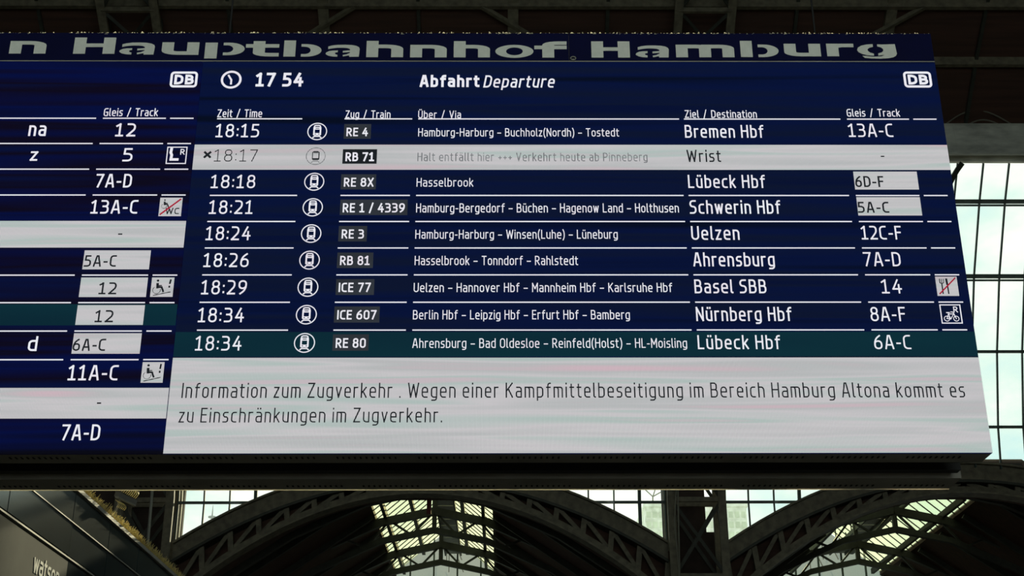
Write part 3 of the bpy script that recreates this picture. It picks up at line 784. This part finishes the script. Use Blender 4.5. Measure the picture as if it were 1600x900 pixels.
# fascia with its stencil-cut lettering
fas = part(MB().box(BX0, bp(889, 75)[0] - 0.002, YB, YB + 0.02, ZS + 0.008, ZT).box(bp(889, 75)[0] + 0.002, BX1, YB, YB + 0.02, ZS + 0.008, ZT).build('fascia', M_FASCIA))
HG = {
 'H': (.54, [o_((0,0),(0,1)), o_((.54,0),(.54,1)), o_((0,.53),(.54,.53))]),
 'n': (.44, [o_((0,0),(0,X_)), o_((.05,X_),(.44,X_,.2),(.44,0))]),
 'h': (.44, [o_((0,0),(0,1)), o_((.05,X_),(.44,X_,.2),(.44,0))]),
 'u': (.46, [o_((0,X_),(0,0,.2),(.42,0)), o_((.46,X_),(.46,0))]),
 'm': (.80, [o_((0,0),(0,X_)), o_((.05,X_),(.40,X_,.16),(.40,0)), o_((.44,X_),(.80,X_,.16),(.80,0))]),
 'r': (.30, [o_((0,0),(0,X_)), o_((.06,X_-.06),(.16,X_),(.30,X_))]),
 't': (.30, [o_((.09,.93),(.09,0,.16),(.30,0)), o_((-.02,X_-.02),(.30,X_-.02))]),
 'f': (.28, [o_((.28,1),(.09,1,.16),(.09,0)), o_((-.03,X_-.05),(.28,X_-.05))]),
 'o': (.46, [rr(0,.46,0,X_,.28)]),
 'p': (.47, [o_((0,D_+.06),(0,X_)), o_((.31,X_),(.49,X_,.28),(.49,0,.28),(.31,0))]),
 'b': (.47, [o_((0,0),(0,1)), o_((.31,X_),(.49,X_,.28),(.49,0,.28),(.31,0))]),
 'a': (.46, [o_((0,X_-.08),(.22,X_,.12),(.46,X_,.20),(.46,0)), o_((.13,.40),(0,.34,.18),(0,.04,.2),(.13,0)), o_((.37,.40),(.42,.42)), o_((.36,.0),(.44,.08))]),
 'g': (.46, [o_((.18,X_),(0,X_,.30),(0,.08,.30),(.2,.08)), o_((.46,X_),(.46,-.06,.2),(.34,D_+.04),(.06,D_+.04)), o_((.30,X_-.02),(.40,X_-.14)), o_((.30,.08),(.44,.2))]),
}
letters = [('n', 15.5, 72.5, 84), ('H', 115.5, 180, 84.3), ('a', 187, 242, 85.5), ('u', 253, 311, 86), ('p', 320.5, 382.5, 86.5), ('t', 386, 436, 88.5), ('b', 443.5, 502.5, 88.8),
           ('a', 509, 562, 89), ('h', 572.5, 630, 89.6), ('n', 641, 698, 90), ('h', 709, 765.5, 90), ('o', 774, 833.5, 90.3), ('f', 838, 885.5, 90.3),
           ('H', 924, 984, 90.3), ('a', 993, 1045, 90.1), ('m', 1056, 1147, 89.8), ('b', 1157, 1216.5, 89.5), ('u', 1225, 1282, 88.3), ('r', 1291.5, 1334, 88.2), ('g', 1339, 1400.5, 88)]
def shape(name):
    # outlines of the round stencil letters, in 0..1 of width and of x-height
    def nrm(pts, x0, x1, y0, y1): return [((x - x0) / (x1 - x0), (y1 - y) / (y1 - y0)) for x, y in pts]
    def arc(cx, cy, rx, ry, a0, a1, n=14): return [(cx + rx * math.cos(math.radians(a0 + (a1 - a0) * i / n)), cy + ry * math.sin(math.radians(a0 + (a1 - a0) * i / n))) for i in range(n + 1)]
    if name == 'a':
        A = [(382,160),(382,141),(405,134),(440,129),(490,128),(530,130),(560,136),(577,146),(582,158),(578,216),(518,216),(516,206),(478,214),(476,203),(500,198),(520,188),(522,182),(476,186),(476,173),(522,169),(519,159),(505,153),(480,150),(440,150),(410,154)]
        B = [(444,170),(444,183),(430,186),(426,192),(430,198),(443,202),(442,216),(410,214),(385,208),(370,198),(367,192),(372,184),(388,175),(410,171)]
        return [nrm(A, 367, 582, 128, 216), nrm(B, 367, 582, 128, 216)]
    if name == 'g':
        A = [(1393,98),(1393,112),(1378,116),(1370,122),(1367,128),(1370,135),(1378,142),(1393,147),(1393,158),(1365,156),(1342,149),(1327,139),(1322,128),(1327,116),(1342,106),(1365,100)]
        B = [(1432,100),(1490,98),(1494,148),(1489,158),(1476,166),(1455,171),(1420,173),(1380,172),(1352,169),(1342,158),(1390,163),(1425,161),(1440,153),(1412,157),(1412,146),(1428,141),(1436,133),(1436,123),(1428,115),(1412,110),(1412,99)]
        return [nrm(A, 1322, 1494, 98, 160), nrm(B, 1322, 1494, 98, 160)]
    if name == 'o':
        out = []
        o1, i1 = arc(.5, .5, .5, .52, 0, 360, 32), arc(.5, .5, .22, .31, 0, 360, 32)
        for k in range(32): out.append([o1[k], o1[k + 1], i1[k + 1], i1[k]])
        return out
    # bowl of b and p, right of the gap
    return [[(.46, 0)] + arc(.60, .5, .40, .5, -90, 90) + [(.46, 1), (.46, .79)] + arc(.56, .5, .15, .29, 90, -90) + [(.46, .21)]]
for ch, xa, xb, base in letters:
    s = Sheet((0, YB, 0)); H = 25.3
    X0, Z0 = bp(xa, base - 10)[0], bp((xa + xb) / 2, base)[1]; X1 = bp(xb, base - 10)[0]; Z1 = bp((xa + xb) / 2, base - H)[1]
    wt = 0.215
    xh = Z0 + (Z1 - Z0) * (0.74 if ch in 'ag' else 0.77)
    if ch in 'aogbp':
        for pl in shape(ch): s.poly([(X0 + (X1 - X0) * u, Z0 + (xh - Z0) * v) for u, v in pl], 0.0, 0.003)
        if ch in 'bp': s.rect(X0, X0 + (X1 - X0) * 0.31, Z0 - (0.20 * (Z1 - Z0) if ch == 'p' else 0), Z1 if ch == 'b' else xh, 0.0, 0.003)
    else: s.text(ch, X0, X1, Z0, Z1, wt, 0.0, 0.003, 0, 0, 0, 2.9, HG)
    o = s.mb.build('letter', M_FOIL); o.parent = fas
seam = MB().box(BX0, BX1, YB - 0.004, YB + 0.02, ZS, ZS + 0.008); part(seam.build('divider_strip', M_CASE))
ex, ez = bp(895.5, 92)
mb = MB(); pts = [(ex + 0.018 * math.cos(t * math.pi / 6), YB - 0.008, ez + 0.014 * math.sin(t * math.pi / 6)) for t in range(13)]
mb.tube(pts, 0.0045, 6); mb.box(ex - 0.006, ex + 0.006, YB - 0.014, YB, ez - 0.020, ez - 0.008)
part(mb.build('ring_bolt', M_TRIM))
mb = MB(); x = BX0
while x < BX1 - 0.02:
    if random.random() < 0.72:
        w = random.uniform(0.004, 0.03); h = random.choice((0.003, 0.004, 0.006, 0.009, 0.013)); y = YB + random.uniform(-0.004, 0.006); h2 = random.uniform(0.001, 0.012)
        mb.add([(x, y, ZT - h2), (x + w, y, ZT - h2 * random.random()), (x + w * random.random(), y, ZT + h), (x + w * 0.5, y + 0.006, ZT)], [(0, 1, 2), (0, 2, 3), (1, 3, 2), (0, 3, 1)])
    x += random.uniform(0.004, 0.026)
fr = part(mb.build('dust_fringe', M_FRINGE)); fr['kind'] = 'stuff'

# the two screens
scr = part(MB().box(XSEAM + 0.0015, BX1, YB, YB + 0.02, ZB, ZS).build('screen', LED_NAVY)); scr['label'] = 'right-hand screen with the nine departures and the white notice'
scl = part(MB().box(BX0, XSEAM - 0.0015, YB, YB + 0.02, ZB, ZS).build('screen', LED_BLUE)); scl['label'] = 'left-hand screen showing only track numbers and symbols'

def put(sheet, name, mats, par, label=None):
    o = sheet.mb.build(name, mats); o.parent = par
    if label: o['label'] = label
    return o
def sheet(): return Sheet((0, YB, 0))
def txt(par, name, t, xa, xb, top, base, wt, m, lay=1, italic=0.0, gap=0.22, space=0.36):
    s = sheet(); ym = (top + base) / 2
    X0, X1 = bp(xa, ym)[0], bp(xb, ym)[0]; Z0, Z1 = bp((xa + xb) / 2, base)[1], bp((xa + xb) / 2, top)[1]
    s.text(t, X0, X1, Z0, Z1, wt, 0.0, 0.002 * lay, 0, italic, gap, 1.0, None, space); return put(s, name, m, par)
def patch(par, name, xa, xb, ya, yb, m, lay=1, edge=None):
    # rectangle whose left / right sides are measured at mid height
    s = sheet(); ym = (ya + yb) / 2; X0, X1 = bp(xa, ym)[0], bp(xb, ym)[0]
    Z0, Z1 = bp((xa + xb) / 2, yb)[1], bp((xa + xb) / 2, ya)[1]
    if edge == 'full': X0, X1 = XSEAM + 0.003, BX1
    if edge == 'left': X0, X1 = BX0, XSEAM - 0.003
    s.rect(X0, X1, Z0, Z1, 0.0, 0.0016 * lay); return put(s, name, m, par)

# column grid (metres along the board)
CU = [-2.0039, -1.4080, -1.1109, -0.6365, -0.5939, 1.2384, 1.2733, 2.3744, 2.4221, 2.8583, 2.8890, 3.0523]
CL = [-4.2, -2.8521, -2.8037, -2.3639, -2.3336, -2.1698]
RV = [v + EYE for v in (4.8322, 4.2298, 4.0313, 3.8331, 3.6353, 3.4375, 3.2399)]
LV = [v + EYE for v in (4.8358, 4.6339, 4.4322, 4.2324, 3.6338, 3.4353, 3.2341, 3.0347)]
for z in RV:
    s = sheet()
    for i in range(0, 12, 2): s.rect(CU[i], CU[i + 1], z - 0.0040, z + 0.0040, 0, 0.0016)
    put(s, 'divider_line', LED_TEXT, scr)
for z in LV:
    s = sheet()
    for i in range(0, 6, 2): s.rect(CL[i], CL[i + 1], z - 0.0040, z + 0.0040, 0, 0.0016)
    put(s, 'divider_line', LED_TEXT, scl)

def logo(par, xa, xb, ya, yb):
    s = sheet(); X0, X1 = bp(xa, (ya + yb) / 2)[0], bp(xb, (ya + yb) / 2)[0]; Z0, Z1 = bp(xa, yb)[1], bp(xa, ya)[1]
    t = 0.0165; c = fillet([(X0 + t/2, Z0 + t/2, 0.02), (X0 + t/2, Z1 - t/2, 0.02), (X1 - t/2, Z1 - t/2, 0.02), (X1 - t/2, Z0 + t/2, 0.02)], True)
    s.stroke(c, t, 0, 0.002, 0, True)
    w, h = X1 - X0, Z1 - Z0
    tab = {'D': (.42, [('c', [(0,0),(0,1),(.42,1,.34),(.42,0,.34)])]), 'B': (.40, [o_((.25,.52),(0,.52),(0,1),(.36,1,.22),(.36,.52,.22),(.2,.52)), o_((.2,.52),(.40,.52,.24),(.40,0,.24),(0,0),(0,.52))])}
    s.text('DB', X0 + w * 0.155, X0 + w * 0.865, Z0 + h * 0.19, Z0 + h * 0.80, 0.22, 0, 0.002, 0, 0, 0.06, 1.0, tab)
    put(s, 'logo', LED_TEXT, par)
logo(scl, 266, 308.6, 112, 136.6); logo(scr, 1412, 1455.5, 112, 136.8)

# heading
s = sheet(); cx, cz = bp(361.3, 124.5); R = 0.0655
s.ring(cx, cz, R, 0.016, 0, 0.002); s.stroke([(cx + 0.001, cz - 0.036), (cx + 0.001, cz - 0.002), (cx - 0.021, cz + 0.035)], 0.013, 0, 0.002, 0, False, 0.3)
put(s, 'clock_symbol', LED_TEXT, scr)
txt(scr, 'clock_time', '17 54', 400, 474, 114, 135.2, 0.165, LED_TEXT, 1, 0, 0.2)
txt(scr, 'heading', 'Abfahrt', 656, 749, 117.3, 136, 0.175, LED_TEXT, 1, 0, 0.2)
txt(scr, 'heading', 'Departure', 755, 865, 118, 136.8, 0.115, LED_TEXT, 1, 0.17)
for par, t, xa, xb, ya, yb in ((scl, 'Gleis / Track', 162.5, 247, 169.3, 181.5), (scr, 'Zeit / Time', 340, 409.7, 171.2, 183.2), (scr, 'Zug / Train', 540, 610.2, 172.8, 184.6),
                               (scr, 'Über / Via', 653.5, 720.3, 173.2, 184.8), (scr, 'Ziel / Destination', 1070, 1182.3, 172.4, 184.2), (scr, 'Gleis / Track', 1323, 1405.7, 170.5, 182.2)):
    txt(par, 'column_label', t, xa, xb, ya, yb, 0.10, LED_TEXT, 1, 0, 0.2, 0.5)

def train(par, px, py, thin=False):
    s = sheet(); cx, cz = bp(px, py); R = 0.0655
    m = 0
    s.ring(cx, cz, R, 0.0042 if thin else 0.0066, 0, 0.002 if not thin else 0.004)
    d = 0.002 if not thin else 0.004
    def r(x0, x1, z0, z1): s.rect(cx + x0 * R, cx + x1 * R, cz + z0 * R, cz + z1 * R, 0, d, 1 if thin else 0)
    if thin:
        s.stroke(fillet([(cx - .34*R, cz - .4*R, .1*R), (cx - .34*R, cz + .5*R, .1*R), (cx + .34*R, cz + .5*R, .1*R), (cx + .34*R, cz - .4*R, .1*R)], True), 0.0062, 0, d, 1, True)
        r(-.3, .3, -.4, -.26); r(-.24, .24, .36, .42)
        s.stroke([(cx - .22*R, cz + .56*R), (cx + .22*R, cz + .56*R)], 0.004, 0, d, 1)
        s.stroke([(cx - .40*R, cz - .74*R), (cx - .24*R, cz - .58*R), (cx + .24*R, cz - .58*R), (cx + .40*R, cz - .74*R)], 0.004, 0, d, 0)
        return put(s, 'train_symbol', [LED_FAINT, LED_OFF], par, 'thin dark train symbol of the cancelled train')
    r(-.42, -.26, -.42, .50); r(.26, .42, -.42, .50); r(-.36, .36, .45, .55); r(-.27, -.20, .34, .46); r(.20, .27, .34, .46); r(-.27, .27, .24, .35)
    r(-.27, -.10 - .04, -.27, -.20); r(-.13, .13, -.47, -.20); r(.14, .27, -.27, -.20); r(-.36, -.12, -.49, -.38); r(.12, .36, -.49, -.38)
    s.stroke([(cx - .33*R, cz + .54*R), (cx - .30*R, cz + .68*R), (cx - .18*R, cz + .74*R), (cx + .18*R, cz + .74*R), (cx + .30*R, cz + .68*R), (cx + .33*R, cz + .54*R)], 0.0075, 0, d)
    s.stroke([(cx - .42*R, cz - .73*R), (cx - .27*R, cz - .60*R), (cx + .27*R, cz - .60*R), (cx + .42*R, cz - .73*R)], 0.0075, 0, d)
    return put(s, 'train_symbol', LED_TEXT, par)

# teal tinted rows and the cancelled (white) rows
patch(scr, 'tinted_row', 0, 1, 519, 557.5, LED_TEAL, 0.4, 'full'); patch(scl, 'tinted_row', 0, 1, 475.5, 508.5, LED_TEAL, 0.4, 'left')
ZC0, ZC1 = bp(800, 265.2)[1], bp(800, 226.3)[1]
s = sheet(); s.rect(XSEAM + 0.003, BX1, ZC0, ZC1, 0, 0.0022); put(s, 'cancelled_row', LED_WHITE, scr, 'white bar behind the cancelled 18:17 train')
for ya, yb in ((345.3, 386.8), (606.3, 654)):
    patch(scl, 'cancelled_row', 0, 1, ya, yb, LED_WHITE, 1.4, 'left')

rows = [  # time(l, r, top, base), symbol, badge box, badge text, via, destination, track
 ('18:15', (337.5, 405, 194, 214.5), (495.7, 205.5), (537.5, 579.7, 194, 216.8), ('RE 4', 541.5, 575, 199.8, 213), ('Hamburg-Harburg – Buchholz(Nordh) – Tostedt', 653.5, 967, 200.6, 213.2), ('Bremen Hbf', 1070, 1192.7, 195.5, 215.2), ('13A-C', 1325.5, 1394.7, 193.5, 214)),
 None,
 ('18:18', (330, 399, 273.5, 294), (491, 284), (532.7, 587.5, 272.5, 296), ('RE 8X', 537.5, 583.7, 278, 291.8), ('Hasselbrook', 651, 739.5, 278.3, 291.6), ('Lübeck Hbf', 1075, 1195, 273.5, 293.7), None),
 ('18:21', (327, 395, 313.3, 334.3), (488.7, 324), (531.5, 636.8, 312, 336), ('RE 1 / 4339', 535.7, 632.5, 317.8, 332), ('Hamburg-Bergedorf – Büchen – Hagenow Land – Holthusen', 650.3, 1060.5, 318, 332), ('Schwerin Hbf', 1077.5, 1219, 313, 334), None),
 ('18:24', (322, 391.7, 354, 375.3), (486.2, 365), (529, 573.3, 353.2, 377.3), ('RE 3', 534, 568.7, 358.8, 372.8), ('Hamburg-Harburg – Winsen(Luhe) – Lüneburg', 649, 965, 359.2, 373), ('Uelzen', 1080, 1155, 353.5, 374.8), ('12C-F', 1345.5, 1408, 353.2, 374.2)),
 ('18:26', (318.5, 388.7, 395.8, 417.3), (483.7, 406.5), (526.8, 583, 394.7, 418.7), ('RB 81', 531.5, 577.7, 400, 414.3), ('Hasselbrook – Tonndorf – Rahlstedt', 648, 903, 400, 414.2), ('Ahrensburg', 1083, 1210, 394.6, 416.2), ('7A-D', 1349, 1406.7, 394.2, 416)),
 ('18:29', (315, 385.5, 438, 460), (481.2, 448.8), (525, 584.7, 436.3, 460.8), ('ICE 77', 529.3, 579.3, 442, 456.4), ('Uelzen – Hannover Hbf – Mannheim Hbf – Karlsruhe Hbf', 646.5, 1050, 442.2, 456.3), ('Basel SBB', 1085, 1197, 436.8, 458.2), ('14', 1377, 1408.5, 436.7, 458.5)),
 ('18:34', (310, 381.3, 481.2, 503.5), (478.7, 491.7), (522.2, 593, 479, 504), ('ICE 607', 527, 588.2, 484.8, 499.3), ('Berlin Hbf – Leipzig Hbf – Erfurt Hbf – Bamberg', 645.3, 984, 484.6, 499), ('Nürnberg Hbf', 1087.5, 1236.5, 479.8, 501.6), ('8A-F', 1360, 1414.3, 479.8, 501.8)),
 ('18:34', (305.5, 377.5, 525.2, 547.8), (475.8, 535.8), (519.8, 576, 522.6, 548), ('RE 80', 524.7, 571.5, 528.6, 543.6), ('Ahrensburg – Bad Oldesloe – Reinfeld(Holst) – HL-Moisling', 644.5, 1073.3, 528.8, 543.6), ('Lübeck Hbf', 1090, 1218.7, 523.8, 545.6), ('6A-C', 1365.5, 1422.7, 523.6, 545.6)),
]
for r in rows:
    if not r: continue
    t, tm, ic, bx, bt, via, dst, trk = r
    txt(scr, 'departure_time', t, *tm, 0.104, LED_TEXT)
    train(scr, *ic)
    patch(scr, 'line_badge', *bx, LED_GREY, 0.8)
    txt(scr, 'line_number', bt[0], *bt[1:], 0.146, LED_TEXT, 1.2, 0, 0.18)
    txt(scr, 'via_text', via[0], *via[1:], 0.092, LED_TEXT, 1, 0, 0.19)
    txt(scr, 'destination_text', dst[0], *dst[1:], 0.105, LED_TEXT)
    if trk: txt(scr, 'track_text', trk[0], *trk[1:], 0.10, LED_TEXT, 1, 0, 0.2)
for t, bx, tx in (('6D-F', (1334.5, 1434, 268.3, 296.2), (1336, 1380.5, 275.4, 292.4)), ('5A-C', (1339.5, 1439, 308.2, 336.8), (1340, 1388.5, 315.7, 332.6))):
    patch(scr, 'track_highlight', *bx, LED_WHITE, 0.9); txt(scr, 'track_text', t, *tx, 0.135, LED_OFF, 1.4, 0, 0.2)
# the cancelled 18:17
s = sheet(); cx, cz = bp(324.3, 242)
for a in (1, -1): s.stroke([(cx - 0.021, cz - a * 0.021), (cx + 0.021, cz + a * 0.021)], 0.0155, 0, 0.004, 0, False, 0.2)
put(s, 'cancelled_mark', LED_OFF, scr)
txt(scr, 'departure_time', '18:17', 335, 402.5, 234, 252.7, 0.062, LED_OFF, 2)
train(scr, 493.4, 244.3, True)
patch(scr, 'line_badge', 535.5, 589, 233.4, 256, LED_OFF, 1.8); txt(scr, 'line_number', 'RB 71', 540, 584.7, 238.5, 252.2, 0.165, LED_TEXT, 2, 0, 0.18)
txt(scr, 'via_text', 'Halt entfällt hier +++ Verkehrt heute ab Pinneberg', 652.5, 1011.5, 239, 252, 0.09, LED_FAINT, 2)
txt(scr, 'destination_text', 'Wrist', 1073, 1126, 234.6, 253.4, 0.105, LED_OFF, 2)
s = sheet(); x0, z0 = bp(1376, 244.7); x1, _ = bp(1381.7, 244.7); s.rect(x0, x1, z0 - 0.004, z0 + 0.004, 0, 0.004); put(s, 'track_text', LED_OFF, scr)
# white notice
s = sheet(); s.rect(XSEAM + 0.003, BX1, ZB + 0.0005, bp(900, 558.8)[1], 0, 0.0022); put(s, 'notice_panel', LED_WHITE, scr, 'large white notice panel along the foot of the screen')
txt(scr, 'notice_text', 'Information zum Zugverkehr . Wegen einer Kampfmittelbeseitigung im Bereich Hamburg Altona kommt es', 284.5, 1506.5, 598.2, 621.5, 0.082, LED_OFF, 2, 0, 0.24)
txt(scr, 'notice_text', 'zu Einschränkungen im Zugverkehr.', 280, 691, 637.5, 660.3, 0.082, LED_OFF, 2, 0, 0.24)

# left screen rows
txt(scl, 'destination_text', 'na', 45.5, 72.7, 190.5, 212.5, 0.125, LED_TEXT); txt(scl, 'track_text', '12', 181, 212.3, 193, 213.2, 0.12, LED_TEXT)
txt(scl, 'destination_text', 'z', 48, 59.3, 231.8, 251.2, 0.125, LED_TEXT); txt(scl, 'track_text', '5', 192.3, 207.3, 231.7, 252.2, 0.12, LED_TEXT)
txt(scl, 'track_text', '7A-D', 150, 206, 272, 293, 0.115, LED_TEXT, 1, 0, 0.2); txt(scl, 'track_text', '13A-C', 142.5, 215.3, 312.8, 333.8, 0.115, LED_TEXT, 1, 0, 0.2)
for px, py in ((188, 366), (154.8, 630.2)):
    s = sheet(); x0, z0 = bp(px - 3.2, py); x1, _ = bp(px + 3.2, py); s.rect(x0, x1, z0 - 0.0045, z0 + 0.0045, 0, 0.004); put(s, 'track_text', LED_OFF, scl)
for t, bx, tx in (('5A-C', (130.5, 234.3, 391.3, 420.8), (132, 182, 399, 416.8)), ('12', (125, 229.7, 433.8, 464.2), (155, 182.5, 441.5, 460)), ('12', (119.5, 225, 477, 507.8), (149, 177.3, 485, 503.8)), ('6A-C', (113.7, 220, 520.8, 552.6), (114.2, 165, 529.5, 548.4))):
    patch(scl, 'track_highlight', *bx, LED_WHITE, 1.0); txt(scl, 'track_text', t, *tx, 0.125, LED_OFF, 1.6, 0, 0.2)
txt(scl, 'destination_text', 'd', 44.5, 58.5, 525.5, 548.5, 0.125, LED_TEXT)
txt(scl, 'track_text', '11A-C', 107, 184.5, 570.7, 594.3, 0.115, LED_TEXT, 1, 0, 0.2); txt(scl, 'track_text', '7A-D', 96.5, 156.5, 663.3, 688, 0.115, LED_TEXT, 1, 0, 0.2)

# service symbols; local frame 0..1 across the square
def square(xa, xb, ya, yb):
    ym = (ya + yb) / 2; X0, X1 = bp(xa, ym)[0], bp(xb, ym)[0]; Z0, Z1 = bp((xa + xb) / 2, yb)[1], bp((xa + xb) / 2, ya)[1]
    return lambda x, z: (X0 + (X1 - X0) * x, Z0 + (Z1 - Z0) * z), X1 - X0
def wheelchair(s, f, w, ox, oz, k, mi=1, d=0.004):
    g = lambda x, z: f(ox + x * k, oz + z * k)
    c = g(.24, .70); s.disc(c[0], c[1], 0.055 * k * w, 0, d, mi)
    s.stroke([g(.24, .52), g(.25, .34)], 0.115 * k * w, 0, d, mi, False, 0.4)
    s.stroke([g(.26, .36), g(.44, .35), g(.53, .12)], 0.085 * k * w, 0, d, mi, False, 0.3)
    s.stroke([g(.26, .44), g(.42, .44)], 0.045 * k * w, 0, d, mi)
    c = g(.22, .20); s.ring(c[0], c[1], 0.175 * k * w, 0.018 * k * w, 0, d, mi, 125, 380, 26)
def ramp_symbol(xa, xb, ya, yb):
    f, w = square(xa, xb, ya, yb); s = sheet(); s.poly([f(0, 0), f(1, 0), f(1, 1), f(0, 1)], 0, 0.002, 0)
    wheelchair(s, f, w, 0.05, 0.15, 0.98)
    s.stroke([f(.14, .07), f(.88, .25)], 0.032 * w, 0, 0.004, 1)
    s.stroke([f(.85, .86), f(.83, .70)], 0.075 * w, 0, 0.004, 1); s.stroke([f(.82, .53), f(.82, .51)], 0.075 * w, 0, 0.004, 1)
    put(s, 'service_symbol', [LED_WHITE, LED_OFF], scl, 'white wheelchair ramp symbol with an exclamation mark')
ramp_symbol(236, 271, 433.8, 464); ramp_symbol(221.3, 255.7, 565.8, 598)
f, w = square(249.2, 284, 309, 337.7); s = sheet(); s.poly([f(0, 0), f(1, 0), f(1, 1), f(0, 1)], 0, 0.002, 0)
wheelchair(s, f, w, 0.06, 0.40, 0.66)
a, b = f(.30, .10), f(.90, .43); s.text('WC', a[0], b[0], a[1], b[1], 0.14, 0, 0.004, 1, 0, 0.15)
s.stroke([f(.08, .09), f(.92, .90)], 0.06 * w, 0, 0.006, 2)
put(s, 'service_symbol', [LED_WHITE, LED_OFF, LED_RED], scl, 'white accessible toilet symbol crossed out in red')
f, w = square(260, 292, 229.3, 256.3); s = sheet(); t = 0.0065
s.stroke([f(.03, .03), f(.03, .97), f(.97, .97), f(.97, .03)], t, 0, 0.002, 0, True)
s.stroke([f(.22, .86), f(.20, .66), f(.26, .52), f(.25, .40)], 0.13 * w, 0, 0.002); s.stroke([f(.24, .26), f(.55, .26)], 0.13 * w, 0, 0.002)
a, b = f(.67, .54), f(.88, .86); s.text('R', a[0], b[0], a[1], b[1], 0.14, 0, 0.002)
put(s, 'service_symbol', LED_TEXT, scl, 'outlined seat reservation symbol')
f, w = square(1463, 1496.5, 432.3, 462.3); s = sheet(); s.poly([f(0, 0), f(1, 0), f(1, 1), f(0, 1)], 0, 0.002, 0)
s.stroke([f(.27, .62), f(.27, .12)], 0.055 * w, 0, 0.004, 1)
s.stroke([f(.18, .86), f(.18, .68), f(.27, .62), f(.36, .68), f(.36, .86)], 0.035 * w, 0, 0.004, 1); s.stroke([f(.27, .86), f(.27, .66)], 0.03 * w, 0, 0.004, 1)
s.stroke([f(.50, .84), f(.51, .62)], 0.095 * w, 0, 0.004, 1); s.stroke([f(.52, .6), f(.53, .12)], 0.055 * w, 0, 0.004, 1)
s.stroke([f(.12, .11), f(.90, .90)], 0.062 * w, 0, 0.006, 2)
put(s, 'service_symbol', [LED_WHITE, LED_OFF, LED_RED], scr, 'white dining symbol crossed out in red')
f, w = square(1469.3, 1502.5, 475.6, 505.8); s = sheet()
s.stroke([f(.03, .03), f(.03, .97), f(.97, .97), f(.97, .03)], 0.0065, 0, 0.002, 0, True)
for c in (.28, .72):
    p = f(c, .26); s.ring(p[0], p[1], 0.125 * w, 0.028 * w, 0, 0.002, 0, 0, 360, 22)
s.stroke([f(.28, .26), f(.38, .50), f(.62, .50), f(.46, .24), f(.28, .26)], 0.03 * w, 0, 0.002)
s.stroke([f(.46, .24), f(.36, .56)], 0.03 * w, 0, 0.002); s.stroke([f(.30, .57), f(.43, .57)], 0.04 * w, 0, 0.002); s.stroke([f(.72, .26), f(.60, .60), f(.50, .60)], 0.032 * w, 0, 0.002)
a, b = f(.64, .58), f(.84, .88); s.text('R', a[0], b[0], a[1], b[1], 0.13, 0, 0.002)
put(s, 'service_symbol', LED_TEXT, scr, 'outlined bicycle reservation symbol')
